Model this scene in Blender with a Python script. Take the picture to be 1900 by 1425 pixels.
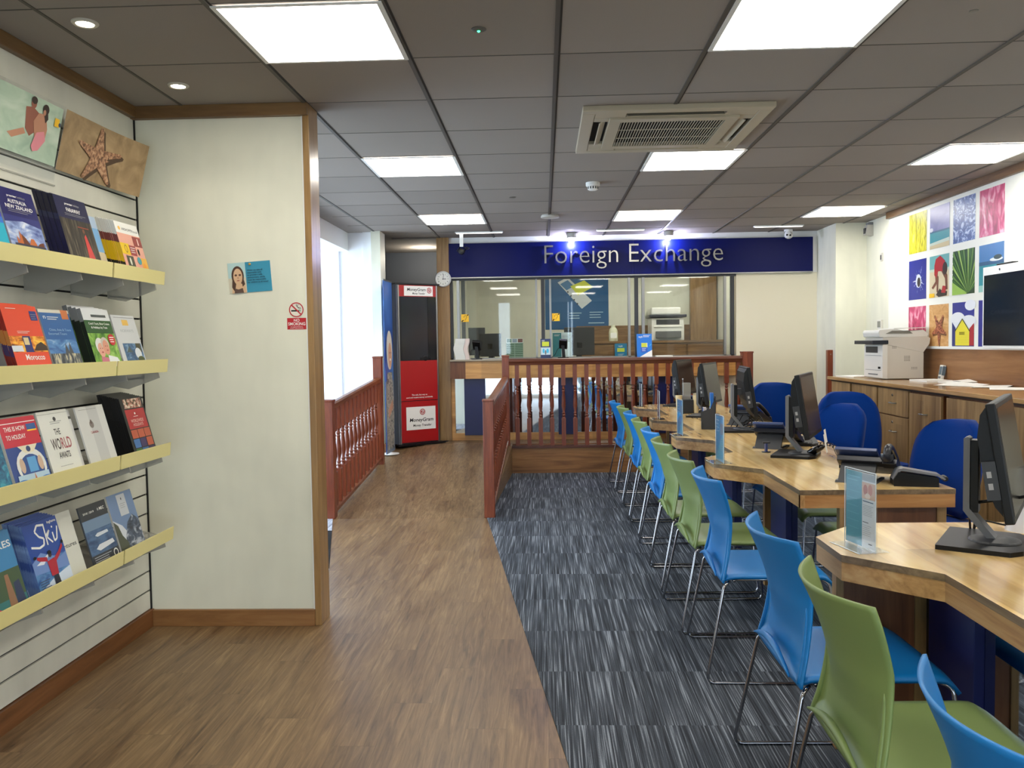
import bpy, math, random
from mathutils import Vector, Matrix
random.seed(7)
SC = bpy.context.scene
for o in list(bpy.data.objects):
    bpy.data.objects.remove(o, do_unlink=True)
COL = SC.collection
PI = math.pi

# ------------------------------------------------------------------ camera
cam_d = bpy.data.cameras.new('camera')
cam = bpy.data.objects.new('camera', cam_d)
COL.objects.link(cam)
_r = Vector((0.99919636, 0.03715755, -0.01503174))
_u = Vector((0.01320184, 0.04901092, 0.99871099))
_w = Vector((-0.03784637, 0.99810683, -0.04848099))
cam.matrix_world = Matrix(((_r.x, _u.x, -_w.x, 0), (_r.y, _u.y, -_w.y, 0), (_r.z, _u.z, -_w.z, 1.387), (0, 0, 0, 1)))
cam_d.sensor_width = 36.0
cam_d.lens = 1570.0 / 1900.0 * 36.0
cam_d.clip_start = 0.05
SC.camera = cam
SC.view_settings.view_transform = 'Standard'
SC.view_settings.look = 'None'
SC.view_settings.gamma = 1.0
SC.view_settings.exposure = 0.94
SC.view_settings.use_curve_mapping = False

# ------------------------------------------------------------------ daylight
CEIL_E = 9.0
SKY_E = 4.4
wd = bpy.data.worlds.new('sky')
SC.world = wd
wd.use_nodes = True
wd.node_tree.nodes['Background'].inputs[0].default_value = (0.72, 0.83, 1.0, 1)
wd.node_tree.nodes['Background'].inputs[1].default_value = SKY_E


def portal(name, loc, rot, sx, sy):
    l = bpy.data.lights.new(name, 'AREA')
    l.shape = 'RECTANGLE'; l.size = sx; l.size_y = sy
    l.cycles.is_portal = True
    o = bpy.data.objects.new(name, l)
    o.location = loc; o.rotation_euler = rot
    COL.objects.link(o)
    return o


# daylight portals sit in the shop window behind the camera and the window bay on the left
portal('daylight_portal', (0.6, -2.55, 1.25), (PI / 2, 0, 0), 5.0, 2.3)
portal('daylight_portal', (-3.45, 6.6, 1.2), (0, -PI / 2, 0), 2.3, 4.0)


# ------------------------------------------------------------------ materials
def lin(c):
    out = []
    for v in c[:3]:
        v = v / 255.0
        out.append(v / 12.92 if v <= 0.04045 else ((v + 0.055) / 1.055) ** 2.4)
    return (out[0], out[1], out[2], 1.0)


_mc = {}


def M(c, rough=0.5, metal=0.0, spec=0.5, name=None, bump=0.0, bscale=200.0, emit=None, es=0.0, sheen=0.0):
    key = (tuple(c), rough, metal, spec, bump, bscale, es)
    if key in _mc:
        return _mc[key]
    m = bpy.data.materials.new(name or 'paint_%d_%d_%d' % tuple(int(x) for x in c[:3]))
    m.use_nodes = True
    nt = m.node_tree
    b = nt.nodes['Principled BSDF']
    b.inputs['Base Color'].default_value = lin(c)
    b.inputs['Roughness'].default_value = rough
    b.inputs['Metallic'].default_value = metal
    b.inputs['Specular IOR Level'].default_value = spec
    if sheen:
        b.inputs['Sheen Weight'].default_value = sheen
    if es:
        b.inputs['Emission Color'].default_value = lin(emit or c)
        b.inputs['Emission Strength'].default_value = es
    if bump:
        tc = nt.nodes.new('ShaderNodeTexCoord')
        n = nt.nodes.new('ShaderNodeTexNoise'); n.inputs['Scale'].default_value = bscale
        bp = nt.nodes.new('ShaderNodeBump'); bp.inputs['Strength'].default_value = bump; bp.inputs['Distance'].default_value = 0.002
        nt.links.new(tc.outputs['Object'], n.inputs['Vector'])
        nt.links.new(n.outputs['Fac'], bp.inputs['Height'])
        nt.links.new(bp.outputs['Normal'], b.inputs['Normal'])
    _mc[key] = m
    return m


class NT:
    def __init__(s, name):
        s.m = bpy.data.materials.new(name); s.m.use_nodes = True
        s.t = s.m.node_tree; s.b = s.t.nodes['Principled BSDF']
        s.tc = s.t.nodes.new('ShaderNodeTexCoord')

    def n(s, typ, **kw):
        x = s.t.nodes.new(typ)
        for k, v in kw.items():
            setattr(x, k, v)
        return x

    def l(s, a, b):
        s.t.links.new(a, b)

    def mapping(s, scale=(1, 1, 1), src='Object', rot=(0, 0, 0), loc=(0, 0, 0)):
        mp = s.n('ShaderNodeMapping')
        mp.inputs['Scale'].default_value = scale
        mp.inputs['Rotation'].default_value = rot
        mp.inputs['Location'].default_value = loc
        s.l(s.tc.outputs[src], mp.inputs['Vector'])
        return mp.outputs['Vector']

    def noise(s, vec, scale, detail=3, rough=0.5, dist=0.0):
        x = s.n('ShaderNodeTexNoise')
        x.inputs['Scale'].default_value = scale; x.inputs['Detail'].default_value = detail
        x.inputs['Roughness'].default_value = rough; x.inputs['Distortion'].default_value = dist
        s.l(vec, x.inputs['Vector'])
        return x.outputs['Fac']

    def ramp(s, fac, stops):
        r = s.n('ShaderNodeValToRGB')
        e = r.color_ramp.elements
        while len(e) < len(stops):
            e.new(0.5)
        for i, (p, c) in enumerate(stops):
            e[i].position = p; e[i].color = lin(c)
        s.l(fac, r.inputs['Fac'])
        return r.outputs['Color']

    def mix(s, fac, a, b, mode='MIX'):
        x = s.n('ShaderNodeMix', data_type='RGBA', blend_type=mode)
        if isinstance(fac, (int, float)):
            x.inputs[0].default_value = fac
        else:
            s.l(fac, x.inputs[0])
        for v, i in ((a, 6), (b, 7)):
            if isinstance(v, (tuple, list)):
                x.inputs[i].default_value = lin(v)
            else:
                s.l(v, x.inputs[i])
        return x.outputs[2]

    def math(s, op, a, b=0.0):
        x = s.n('ShaderNodeMath', operation=op)
        for v, i in ((a, 0), (b, 1)):
            if isinstance(v, (int, float)):
                x.inputs[i].default_value = v
            else:
                s.l(v, x.inputs[i])
        return x.outputs[0]

    def bump(s, h, strength=0.2, dist=0.002):
        bp = s.n('ShaderNodeBump'); bp.inputs['Strength'].default_value = strength; bp.inputs['Distance'].default_value = dist
        s.l(h, bp.inputs['Height']); s.l(bp.outputs['Normal'], s.b.inputs['Normal'])

    def done(s, col, rough=0.5, spec=0.5):
        if isinstance(col, (tuple, list)):
            s.b.inputs['Base Color'].default_value = lin(col)
        else:
            s.l(col, s.b.inputs['Base Color'])
        if isinstance(rough, (int, float)):
            s.b.inputs['Roughness'].default_value = rough
        else:
            s.l(rough, s.b.inputs['Roughness'])
        s.b.inputs['Specular IOR Level'].default_value = spec
        return s.m


def wood(name, c1, c2, c3, axis='z', rough=0.4, scale=1.0, board=0.0, bax='x', spec=0.5):
    """grain runs along `axis`; optional glued boards of width `board` stacked along `bax`"""
    g = NT(name)
    st = {'x': (0.08, 1, 1), 'y': (1, 0.08, 1), 'z': (1, 1, 0.08)}[axis]
    v = g.mapping(tuple(k * scale for k in st))
    f1 = g.noise(v, 14, 5, 0.6, 1.2)
    v2 = g.mapping(tuple(k * scale for k in st), loc=(3, 1, 2))
    f2 = g.noise(v2, 60, 3, 0.6, 0.3)
    fac = g.math('ADD', g.math('MULTIPLY', f1, 0.75), g.math('MULTIPLY', f2, 0.25))
    col = g.ramp(fac, [(0.34, c1), (0.52, c2), (0.68, c3)])
    if board:
        sep = g.n('ShaderNodeSeparateXYZ'); g.l(g.tc.outputs['Object'], sep.inputs[0])
        a = g.math('FLOOR', g.math('DIVIDE', sep.outputs[{'x': 0, 'y': 1, 'z': 2}[bax]], board))
        b = g.math('FLOOR', g.math('DIVIDE', g.math('ADD', sep.outputs[{'x': 0, 'y': 1, 'z': 2}[axis]], g.math('MULTIPLY', a, 0.37)), 0.9))
        cv = g.n('ShaderNodeCombineXYZ'); g.l(a, cv.inputs[0]); g.l(b, cv.inputs[1])
        wn = g.n('ShaderNodeTexWhiteNoise', noise_dimensions='2D'); g.l(cv.outputs[0], wn.inputs['Vector'])
        k = g.math('ADD', g.math('MULTIPLY', wn.outputs['Value'], 0.34), 0.80)
        cc = g.n('ShaderNodeCombineColor')
        for i in range(3):
            g.l(k, cc.inputs[i])
        col = g.mix(1.0, col, cc.outputs[0], 'MULTIPLY')
    g.bump(fac, 0.06)
    return g.done(col, rough, spec)


def floor_planks():
    g = NT('oak_vinyl_planks')
    sep = g.n('ShaderNodeSeparateXYZ'); g.l(g.tc.outputs['Object'], sep.inputs[0])
    a = g.math('FLOOR', g.math('DIVIDE', sep.outputs[0], 0.15))
    yo = g.math('ADD', sep.outputs[1], g.math('MULTIPLY', g.math('FRACT', g.math('MULTIPLY', a, 0.618)), 0.92))
    b = g.math('FLOOR', g.math('DIVIDE', yo, 0.92))
    cv = g.n('ShaderNodeCombineXYZ'); g.l(a, cv.inputs[0]); g.l(b, cv.inputs[1])
    wn = g.n('ShaderNodeTexWhiteNoise', noise_dimensions='2D'); g.l(cv.outputs[0], wn.inputs['Vector'])
    # per plank shift of the grain
    off = g.n('ShaderNodeVectorMath', operation='SCALE'); g.l(wn.outputs['Color'], off.inputs[0]); off.inputs['Scale'].default_value = 7.0
    add = g.n('ShaderNodeVectorMath', operation='ADD'); g.l(g.tc.outputs['Object'], add.inputs[0]); g.l(off.outputs[0], add.inputs[1])
    mp = g.n('ShaderNodeMapping'); mp.inputs['Scale'].default_value = (1, 0.055, 1); g.l(add.outputs[0], mp.inputs['Vector'])
    f1 = g.noise(mp.outputs[0], 46, 6, 0.66, 1.1)
    mp2 = g.n('ShaderNodeMapping'); mp2.inputs['Scale'].default_value = (1, 0.22, 1); g.l(add.outputs[0], mp2.inputs['Vector'])
    f2 = g.noise(mp2.outputs[0], 5.0, 4, 0.6, 0.8)
    fac = g.math('ADD', g.math('MULTIPLY', f1, 0.62), g.math('MULTIPLY', f2, 0.38))
    col = g.ramp(fac, [(0.32, (62, 44, 28)), (0.44, (104, 80, 54)), (0.55, (126, 101, 70)), (0.70, (158, 130, 94))])
    k = g.math('ADD', g.math('MULTIPLY', wn.outputs['Value'], 0.13), 0.92)
    cc = g.n('ShaderNodeCombineColor')
    for i in range(3):
        g.l(k, cc.inputs[i])
    col = g.mix(1.0, col, cc.outputs[0], 'MULTIPLY')
    fr = g.math('FRACT', g.math('DIVIDE', sep.outputs[0], 0.15))
    e1 = g.math('LESS_THAN', fr, 0.012)
    fr2 = g.math('FRACT', g.math('DIVIDE', yo, 0.92))
    e2 = g.math('LESS_THAN', fr2, 0.003)
    col = g.mix(g.math('MULTIPLY', g.math('MAXIMUM', e1, e2), 0.35), col, (60, 44, 30))
    g.bump(f1, 0.05)
    return g.done(col, g.math('ADD', g.math('MULTIPLY', f2, 0.2), 0.3), 0.5)


def carpet_mat(dark=(44, 47, 52), mid=(76, 81, 89), light=(150, 157, 166), name='striped_carpet_tiles'):
    g = NT(name)
    sep = g.n('ShaderNodeSeparateXYZ'); g.l(g.tc.outputs['Object'], sep.inputs[0])
    ty = g.math('FLOOR', g.math('DIVIDE', sep.outputs[1], 0.5))
    tx = g.math('FLOOR', g.math('DIVIDE', sep.outputs[0], 0.5))
    cv = g.n('ShaderNodeCombineXYZ'); g.l(tx, cv.inputs[0]); g.l(ty, cv.inputs[1])
    wn = g.n('ShaderNodeTexWhiteNoise', noise_dimensions='2D'); g.l(cv.outputs[0], wn.inputs['Vector'])
    off = g.n('ShaderNodeVectorMath', operation='SCALE'); g.l(wn.outputs['Color'], off.inputs[0]); off.inputs['Scale'].default_value = 5.0
    add = g.n('ShaderNodeVectorMath', operation='ADD'); g.l(g.tc.outputs['Object'], add.inputs[0]); g.l(off.outputs[0], add.inputs[1])
    mp = g.n('ShaderNodeMapping'); mp.inputs['Scale'].default_value = (1, 0.014, 1); g.l(add.outputs[0], mp.inputs['Vector'])
    f1 = g.noise(mp.outputs[0], 170, 2, 0.5, 0.0)
    mp2 = g.n('ShaderNodeMapping'); mp2.inputs['Scale'].default_value = (1, 0.03, 1); g.l(add.outputs[0], mp2.inputs['Vector'])
    f2 = g.noise(mp2.outputs[0], 26, 2, 0.5, 0.0)
    f3 = g.noise(g.mapping(), 420, 2, 0.5)
    fac = g.math('ADD', g.math('ADD', g.math('MULTIPLY', f1, 0.66), g.math('MULTIPLY', f2, 0.22)), g.math('MULTIPLY', f3, 0.12))
    col = g.ramp(fac, [(0.38, dark), (0.53, mid), (0.66, light)])
    g.bump(f3, 0.5, 0.004)
    return g.done(col, 0.95, 0.15)


def ceiling_mat():
    g = NT('ceiling_tiles')
    sep = g.n('ShaderNodeSeparateXYZ'); g.l(g.tc.outputs['Object'], sep.inputs[0])
    a = g.math('FLOOR', g.math('DIVIDE', g.math('ADD', sep.outputs[0], 1.129), 0.6))
    b = g.math('FLOOR', g.math('DIVIDE', g.math('SUBTRACT', sep.outputs[1], 3.5), 0.598))
    cv = g.n('ShaderNodeCombineXYZ'); g.l(a, cv.inputs[0]); g.l(b, cv.inputs[1])
    wn = g.n('ShaderNodeTexWhiteNoise', noise_dimensions='2D'); g.l(cv.outputs[0], wn.inputs['Vector'])
    f = g.noise(g.mapping(), 1.3, 3, 0.5)
    k = g.math('ADD', g.math('ADD', g.math('MULTIPLY', wn.outputs['Value'], 0.16), 0.80), g.math('MULTIPLY', f, 0.1))
    cc = g.n('ShaderNodeCombineColor')
    for i in range(3):
        g.l(k, cc.inputs[i])
    col = g.mix(1.0, (156, 148, 141), cc.outputs[0], 'MULTIPLY')
    f3 = g.noise(g.mapping(), 260, 2, 0.5)
    g.bump(f3, 0.25, 0.002)
    return g.done(col, 0.95, 0.1)


def blotch(name, stops, scale=8, stretch=(1, 1, 1), dist=0.5, detail=3, rough=0.35, rot=(0, 0, 0)):
    g = NT(name)
    f = g.noise(g.mapping(stretch, rot=rot), scale, detail, 0.55, dist)
    return g.done(g.ramp(f, stops), rough)


def wall_paint(name, c, amt=0.05):
    g = NT(name)
    f = g.noise(g.mapping(), 0.9, 4, 0.6, 0.4)
    f2 = g.noise(g.mapping((1, 1, 0.25)), 4.0, 3, 0.6)
    dark = tuple(int(x * (1 - amt * 2.2)) for x in c)
    col = g.ramp(g.math('ADD', g.math('MULTIPLY', f, 0.6), g.math('MULTIPLY', f2, 0.4)), [(0.3, dark), (0.6, c)])
    return g.done(col, 0.5, 0.35)


def thin_glass(name, tint=(0.93, 0.96, 0.95), refl=1.0):
    m = bpy.data.materials.new(name); m.use_nodes = True
    t = m.node_tree
    t.nodes.remove(t.nodes['Principled BSDF'])
    out = t.nodes['Material Output']
    tr = t.nodes.new('ShaderNodeBsdfTransparent'); tr.inputs[0].default_value = (*tint, 1)
    gl = t.nodes.new('ShaderNodeBsdfGlossy'); gl.inputs['Roughness'].default_value = 0.02
    fr = t.nodes.new('ShaderNodeLayerWeight'); fr.inputs['Blend'].default_value = 0.5
    pw = t.nodes.new('ShaderNodeMath'); pw.operation = 'POWER'; pw.inputs[1].default_value = 5.0
    mt = t.nodes.new('ShaderNodeMath'); mt.operation = 'MULTIPLY_ADD'; mt.inputs[1].default_value = 0.9 * refl; mt.inputs[2].default_value = 0.04 * refl
    t.links.new(fr.outputs['Facing'], pw.inputs[0]); fr = pw
    mx = t.nodes.new('ShaderNodeMixShader')
    t.links.new(fr.outputs[0], mt.inputs[0]); t.links.new(mt.outputs[0], mx.inputs[0])
    t.links.new(tr.outputs[0], mx.inputs[1]); t.links.new(gl.outputs[0], mx.inputs[2])
    t.links.new(mx.outputs[0], out.inputs[0])
    return m


WHITE = wall_paint('cream_wall_paint', (228, 227, 208))
WHITE2 = M((232, 232, 228), 0.45, name='white_paint')
BAYW = M((235, 236, 240), 0.4, name='white_gloss_panel')
SLAT = wall_paint('white_slatwall_laminate', (222, 221, 208), 0.06)
CREAMW = M((222, 214, 188), 0.5, name='warm_cream_panel')
GROOVE = M((22, 22, 20), 0.8)
FLOORM = floor_planks()
CARP = carpet_mat()
MATL = carpet_mat((120, 122, 130), (165, 168, 178), (196, 200, 210), 'pale_entrance_carpet')
MATD = carpet_mat((14, 14, 15), (26, 26, 28), (40, 40, 42), 'black_entrance_carpet')
CEILM = ceiling_mat()
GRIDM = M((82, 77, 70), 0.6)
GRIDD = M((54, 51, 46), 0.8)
TRIM = wood('brown_oak_trim_along_x', (92, 66, 36), (112, 82, 48), (128, 98, 60), 'x', 0.45)
TRIMY = wood('brown_oak_trim_along_y', (92, 66, 36), (112, 82, 48), (128, 98, 60), 'y', 0.45)
TRIMZ = wood('brown_oak_trim_upright', (124, 92, 54), (150, 116, 72), (168, 134, 88), 'z', 0.3)
BASEB = wood('baseboard_oak_x', (112, 74, 40), (140, 98, 56), (156, 114, 70), 'x', 0.4)
BASEBY = wood('baseboard_oak_y', (96, 58, 30), (120, 76, 42), (138, 92, 54), 'y', 0.4)
MAHOG = wood('reddish_stained_wood', (86, 36, 18), (118, 54, 28), (142, 76, 44), 'z', 0.32, 1.4)
MAHOGX = wood('reddish_stained_rail_x', (64, 32, 18), (88, 44, 26), (106, 60, 38), 'x', 0.32, 1.4)
MAHOGY = wood('reddish_stained_rail_y', (84, 44, 26), (116, 66, 40), (140, 92, 62), 'y', 0.32, 1.4)
STEPW = wood('step_riser_wood', (112, 72, 36), (148, 102, 56), (168, 124, 74), 'x', 0.4, 0.8)
COUNTW = wood('counter_apron_wood', (168, 118, 62), (200, 150, 88), (218, 172, 108), 'x', 0.35, 0.8, 0.34, 'x')
DESKT = wood('desk_oak_top', (186, 148, 92), (218, 184, 124), (230, 202, 146), 'y', 0.15, 0.55, 0.11, 'x', 0.6)
DESKE = wood('desk_edge_lipping', (92, 74, 54), (128, 106, 80), (156, 132, 102), 'y', 0.35, 1.2)
DESKA = wood('desk_apron_wood', (150, 108, 62), (192, 148, 96), (210, 172, 120), 'y', 0.35, 1.0)
DESKAX = wood('desk_apron_end_wood', (138, 88, 44), (182, 128, 74), (206, 156, 98), 'x', 0.35, 1.0)
PEDW = wood('desk_pedestal_wood', (88, 48, 22), (112, 66, 34), (130, 84, 48), 'z', 0.4, 0.8)
CABW = wood('cabinet_oak_upright', (120, 90, 54), (154, 122, 80), (176, 146, 102), 'z', 0.35, 0.9, 0.12, 'y')
SPLW = wood('splashback_wood', (112, 74, 44), (144, 102, 66), (164, 122, 82), 'y', 0.3, 0.5)
WTOP = wood('worktop_wood', (140, 104, 62), (176, 136, 86), (196, 156, 104), 'y', 0.14, 0.8, 0.0, 'x', 0.7)
CHROME = M((165, 164, 167), 0.14, 1.0, name='chrome')
ALU = M((150, 150, 148), 0.35, 1.0, name='brushed_aluminium')
STEEL = M((160, 158, 152), 0.32, 1.0, name='satin_steel')
BLACK = M((8, 9, 11), 0.42, 0.0, 0.35, name='black_plastic')
BLACKG = M((10, 10, 12), 0.12, name='black_gloss')
DGREY = M((44, 46, 50), 0.45, name='dark_grey_plastic')
GREYP = M((110, 112, 116), 0.4, name='grey_plastic')
NAVY = M((16, 26, 84), 0.35, name='navy_laminate')
SIGNB = M((2, 11, 76), 0.42, name='royal_blue_sign')
CBLUE = M((6, 118, 190), 0.42, name='blue_chair_plastic', bump=0.12, bscale=900)
CGREEN = M((122, 142, 82), 0.42, name='green_chair_plastic', bump=0.12, bscale=900)
OFFB = M((0, 46, 120), 0.95, name='blue_upholstery', bump=0.3, bscale=700, sheen=0.08, spec=0.1)
PAPER = M((236, 236, 230), 0.6, name='white_paper')
PWHITE = M((222, 220, 212), 0.4, name='printer_white')
MIRROR = M((205, 210, 214), 0.03, 1.0, name='mirror_glass')
GLASS = thin_glass('window_glass')
ACRY = thin_glass('clear_acrylic', (0.95, 0.96, 0.97), 1.0)
ACRYS = M((176, 174, 166), 0.25, name='frosted_acrylic'); ACRYS.node_tree.nodes['Principled BSDF'].inputs['Alpha'].default_value = 0.55
YSTRIP = M((226, 214, 146), 0.35, name='yellowed_ticket_strip')
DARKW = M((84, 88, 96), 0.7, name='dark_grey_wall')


def emis(name, c, s):
    m = bpy.data.materials.new(name); m.use_nodes = True
    t = m.node_tree; t.nodes.remove(t.nodes['Principled BSDF'])
    e = t.nodes.new('ShaderNodeEmission'); e.inputs[0].default_value = lin(c); e.inputs[1].default_value = s
    t.links.new(e.outputs[0], t.nodes['Material Output'].inputs[0])
    return m


LEDP = emis('led_panel_light', (255, 250, 240), CEIL_E)
LEDS = emis('downlight_lamp', (255, 244, 215), 14.0)


# ------------------------------------------------------------------ mesh builder
class MB:
    def __init__(s):
        s.v = []; s.f = []; s.mi = []; s.mats = []; s.T = Matrix.Identity(4)

    def mat(s, m):
        if m not in s.mats:
            s.mats.append(m)
        return s.mats.index(m)

    def add(s, vs, fs, m):
        b = len(s.v); k = s.mat(m)
        s.v += [tuple(s.T @ Vector(v)) for v in vs]
        for f in fs:
            s.f.append(tuple(i + b for i in f)); s.mi.append(k)
        return s

    def box(s, x0, x1, y0, y1, z0, z1, m):
        vs = [(x, y, z) for z in (z0, z1) for y in (y0, y1) for x in (x0, x1)]
        return s.add(vs, [(0, 2, 3, 1), (4, 5, 7, 6), (0, 1, 5, 4), (2, 6, 7, 3), (0, 4, 6, 2), (1, 3, 7, 5)], m)

    def prism(s, pts, lo, hi, m, axis='z', mside=None):
        """pts 2D: axis z -> (x,y); axis y -> (x,z); axis x -> (y,z)"""
        def P(a, b, c):
            return {'z': (a, b, c), 'y': (a, c, b), 'x': (c, a, b)}[axis]
        n = len(pts)
        ar = sum(pts[i][0] * pts[(i + 1) % n][1] - pts[(i + 1) % n][0] * pts[i][1] for i in range(n))
        if (ar < 0) != (axis == 'y'):
            pts = pts[::-1]
        vs = [P(a, b, lo) for a, b in pts] + [P(a, b, hi) for a, b in pts]
        s.add(vs, [tuple(range(n))[::-1], tuple(range(n, 2 * n))], m)
        s.add(vs, [(i, (i + 1) % n, n + (i + 1) % n, n + i) for i in range(n)], mside or m)
        return s

    def tube(s, pts, r, m, seg=8, closed=False, caps=True):
        pts = [Vector(p) for p in pts]
        n = len(pts)
        rs = r if isinstance(r, (list, tuple)) else [r] * n
        t0 = (pts[1] - pts[0]).normalized()
        up = Vector((0, 0, 1)) if abs(t0.z) < 0.9 else Vector((1, 0, 0))
        a = t0.cross(up).normalized()
        vs = []
        for i in range(n):
            if closed:
                t = (pts[(i + 1) % n] - pts[i - 1]).normalized()
            else:
                t = (pts[min(i + 1, n - 1)] - pts[max(i - 1, 0)]).normalized()
            a = (a - t * a.dot(t)).normalized()
            b = t.cross(a)
            for k in range(seg):
                an = 2 * PI * k / seg
                vs.append(tuple(pts[i] + (a * math.cos(an) + b * math.sin(an)) * rs[i]))
        fs = []
        for i in range(n if closed else n - 1):
            j = (i + 1) % n
            for k in range(seg):
                k2 = (k + 1) % seg
                fs.append((i * seg + k, i * seg + k2, j * seg + k2, j * seg + k))
        if caps and not closed:
            fs.append(tuple(range(seg))[::-1]); fs.append(tuple(range((n - 1) * seg, n * seg)))
        return s.add(vs, fs, m)

    def lathe(s, prof, m, seg=16, c=(0, 0, 0), axis='z', caps=True):
        """prof: [(r, h)...]"""
        vs = []
        for r, h in prof:
            for k in range(seg):
                an = 2 * PI * (k + 0.5) / seg
                x, y = r * math.cos(an), r * math.sin(an)
                p = {'z': (x, y, h), 'y': (x, h, y), 'x': (h, x, y)}[axis]
                vs.append((p[0] + c[0], p[1] + c[1], p[2] + c[2]))
        fs = []
        for i in range(len(prof) - 1):
            for k in range(seg):
                k2 = (k + 1) % seg
                fs.append((i * seg + k, i * seg + k2, (i + 1) * seg + k2, (i + 1) * seg + k))
        n = len(prof)
        if caps:
            fs.append(tuple(range(seg))[::-1]); fs.append(tuple(range((n - 1) * seg, n * seg)))
        return s.add(vs, fs, m)

    def grid(s, fn, nu, nv, m):
        vs = [fn(i / nu, j / nv) for j in range(nv + 1) for i in range(nu + 1)]
        fs = [(j * (nu + 1) + i, j * (nu + 1) + i + 1, (j + 1) * (nu + 1) + i + 1, (j + 1) * (nu + 1) + i) for j in range(nv) for i in range(nu)]
        return s.add(vs, fs, m)

    def build(s, name, parent=None, smooth=False, bevel=0.0, solid=0.0, subsurf=0, loc=None, rot=None):
        me = bpy.data.meshes.new(name)
        me.from_pydata(s.v, [], s.f)
        for m in s.mats:
            me.materials.append(m)
        me.polygons.foreach_set('material_index', s.mi)
        me.update()
        o = bpy.data.objects.new(name, me)
        COL.objects.link(o)
        if parent:
            o.parent = parent
        if loc:
            o.location = loc
        if rot:
            o.rotation_euler = rot
        if solid:
            md = o.modifiers.new('solid', 'SOLIDIFY'); md.thickness = solid; md.offset = 0
        if bevel:
            md = o.modifiers.new('bevel', 'BEVEL'); md.width = bevel; md.segments = 2; md.limit_method = 'ANGLE'; md.angle_limit = math.radians(35)
            md.harden_normals = False
        if subsurf:
            md = o.modifiers.new('sub', 'SUBSURF'); md.levels = subsurf; md.render_levels = subsurf
        if smooth:
            me.polygons.foreach_set('use_smooth', [True] * len(me.polygons))
            if smooth == 'auto':
                try:
                    me.set_sharp_from_angle(angle=math.radians(40))
                except Exception:
                    pass
        return o


def fillet(pts, r, n=5):
    pts = [Vector(p) for p in pts]
    out = [pts[0]]
    for i in range(1, len(pts) - 1):
        a, b, c = pts[i - 1], pts[i], pts[i + 1]
        d1 = (a - b); d2 = (c - b)
        rr = min(r, d1.length * 0.45, d2.length * 0.45)
        p1 = b + d1.normalized() * rr; p2 = b + d2.normalized() * rr
        for k in range(n + 1):
            t = k / n
            out.append(p1 * (1 - t) ** 2 + b * 2 * t * (1 - t) + p2 * t ** 2)
    out.append(pts[-1])
    return out


def rrect(x0, x1, y0, y1, r, n=4):
    out = []
    for cx, cy, a0 in ((x1 - r, y1 - r, 0), (x0 + r, y1 - r, 90), (x0 + r, y0 + r, 180), (x1 - r, y0 + r, 270)):
        for k in range(n + 1):
            a = math.radians(a0 + 90 * k / n)
            out.append((cx + r * math.cos(a), cy + r * math.sin(a)))
    return out


def thing(name, label, cat, loc=(0, 0, 0), rz=0.0, group=None):
    o = bpy.data.objects.new(name, None)
    o.empty_display_size = 0.05
    COL.objects.link(o)
    o.location = loc; o.rotation_euler = (0, 0, rz)
    tag(o, label, cat, group)
    return o


def tag(o, label, cat, group=None):
    o['label'] = label; o['category'] = cat
    if group:
        o['group'] = group
    return o


def struct(o):
    o['kind'] = 'structure'
    return o


def copy_tree(o, parent=None):
    c = o.copy(); COL.objects.link(c); c.parent = parent
    for ch in list(o.children):
        copy_tree(ch, c)
    return c


def again(o, label, loc, rz=None, group=None):
    c = copy_tree(o)
    c.location = loc
    if rz is not None:
        c.rotation_euler = (0, 0, rz)
    c['label'] = label
    if group:
        c['group'] = group
    return c


# ------------------------------------------------------------------ lettering and flat pictures
_tc = {}


def glyphs(txt, off=0.0):
    key = (txt, off)
    if key in _tc:
        return _tc[key]
    cu = bpy.data.curves.new('lettering', 'FONT'); cu.body = txt; cu.resolution_u = 3; cu.offset = off
    ob = bpy.data.objects.new('lettering', cu); COL.objects.link(ob)
    bpy.context.view_layer.update()
    me = bpy.data.meshes.new_from_object(ob.evaluated_get(bpy.context.evaluated_depsgraph_get()))
    vs = [tuple(v.co) for v in me.vertices]; fs = [tuple(p.vertices) for p in me.polygons]
    bpy.data.objects.remove(ob, do_unlink=True); bpy.data.curves.remove(cu); bpy.data.meshes.remove(me)
    CAP = 0.7
    vs = [(v[0] / CAP, v[1] / CAP) for v in vs]
    x0 = min((v[0] for v in vs), default=0); x1 = max((v[0] for v in vs), default=1)
    _tc[key] = ([(v[0] - x0, v[1]) for v in vs], fs, max(x1 - x0, 1e-4))
    return _tc[key]


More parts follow.
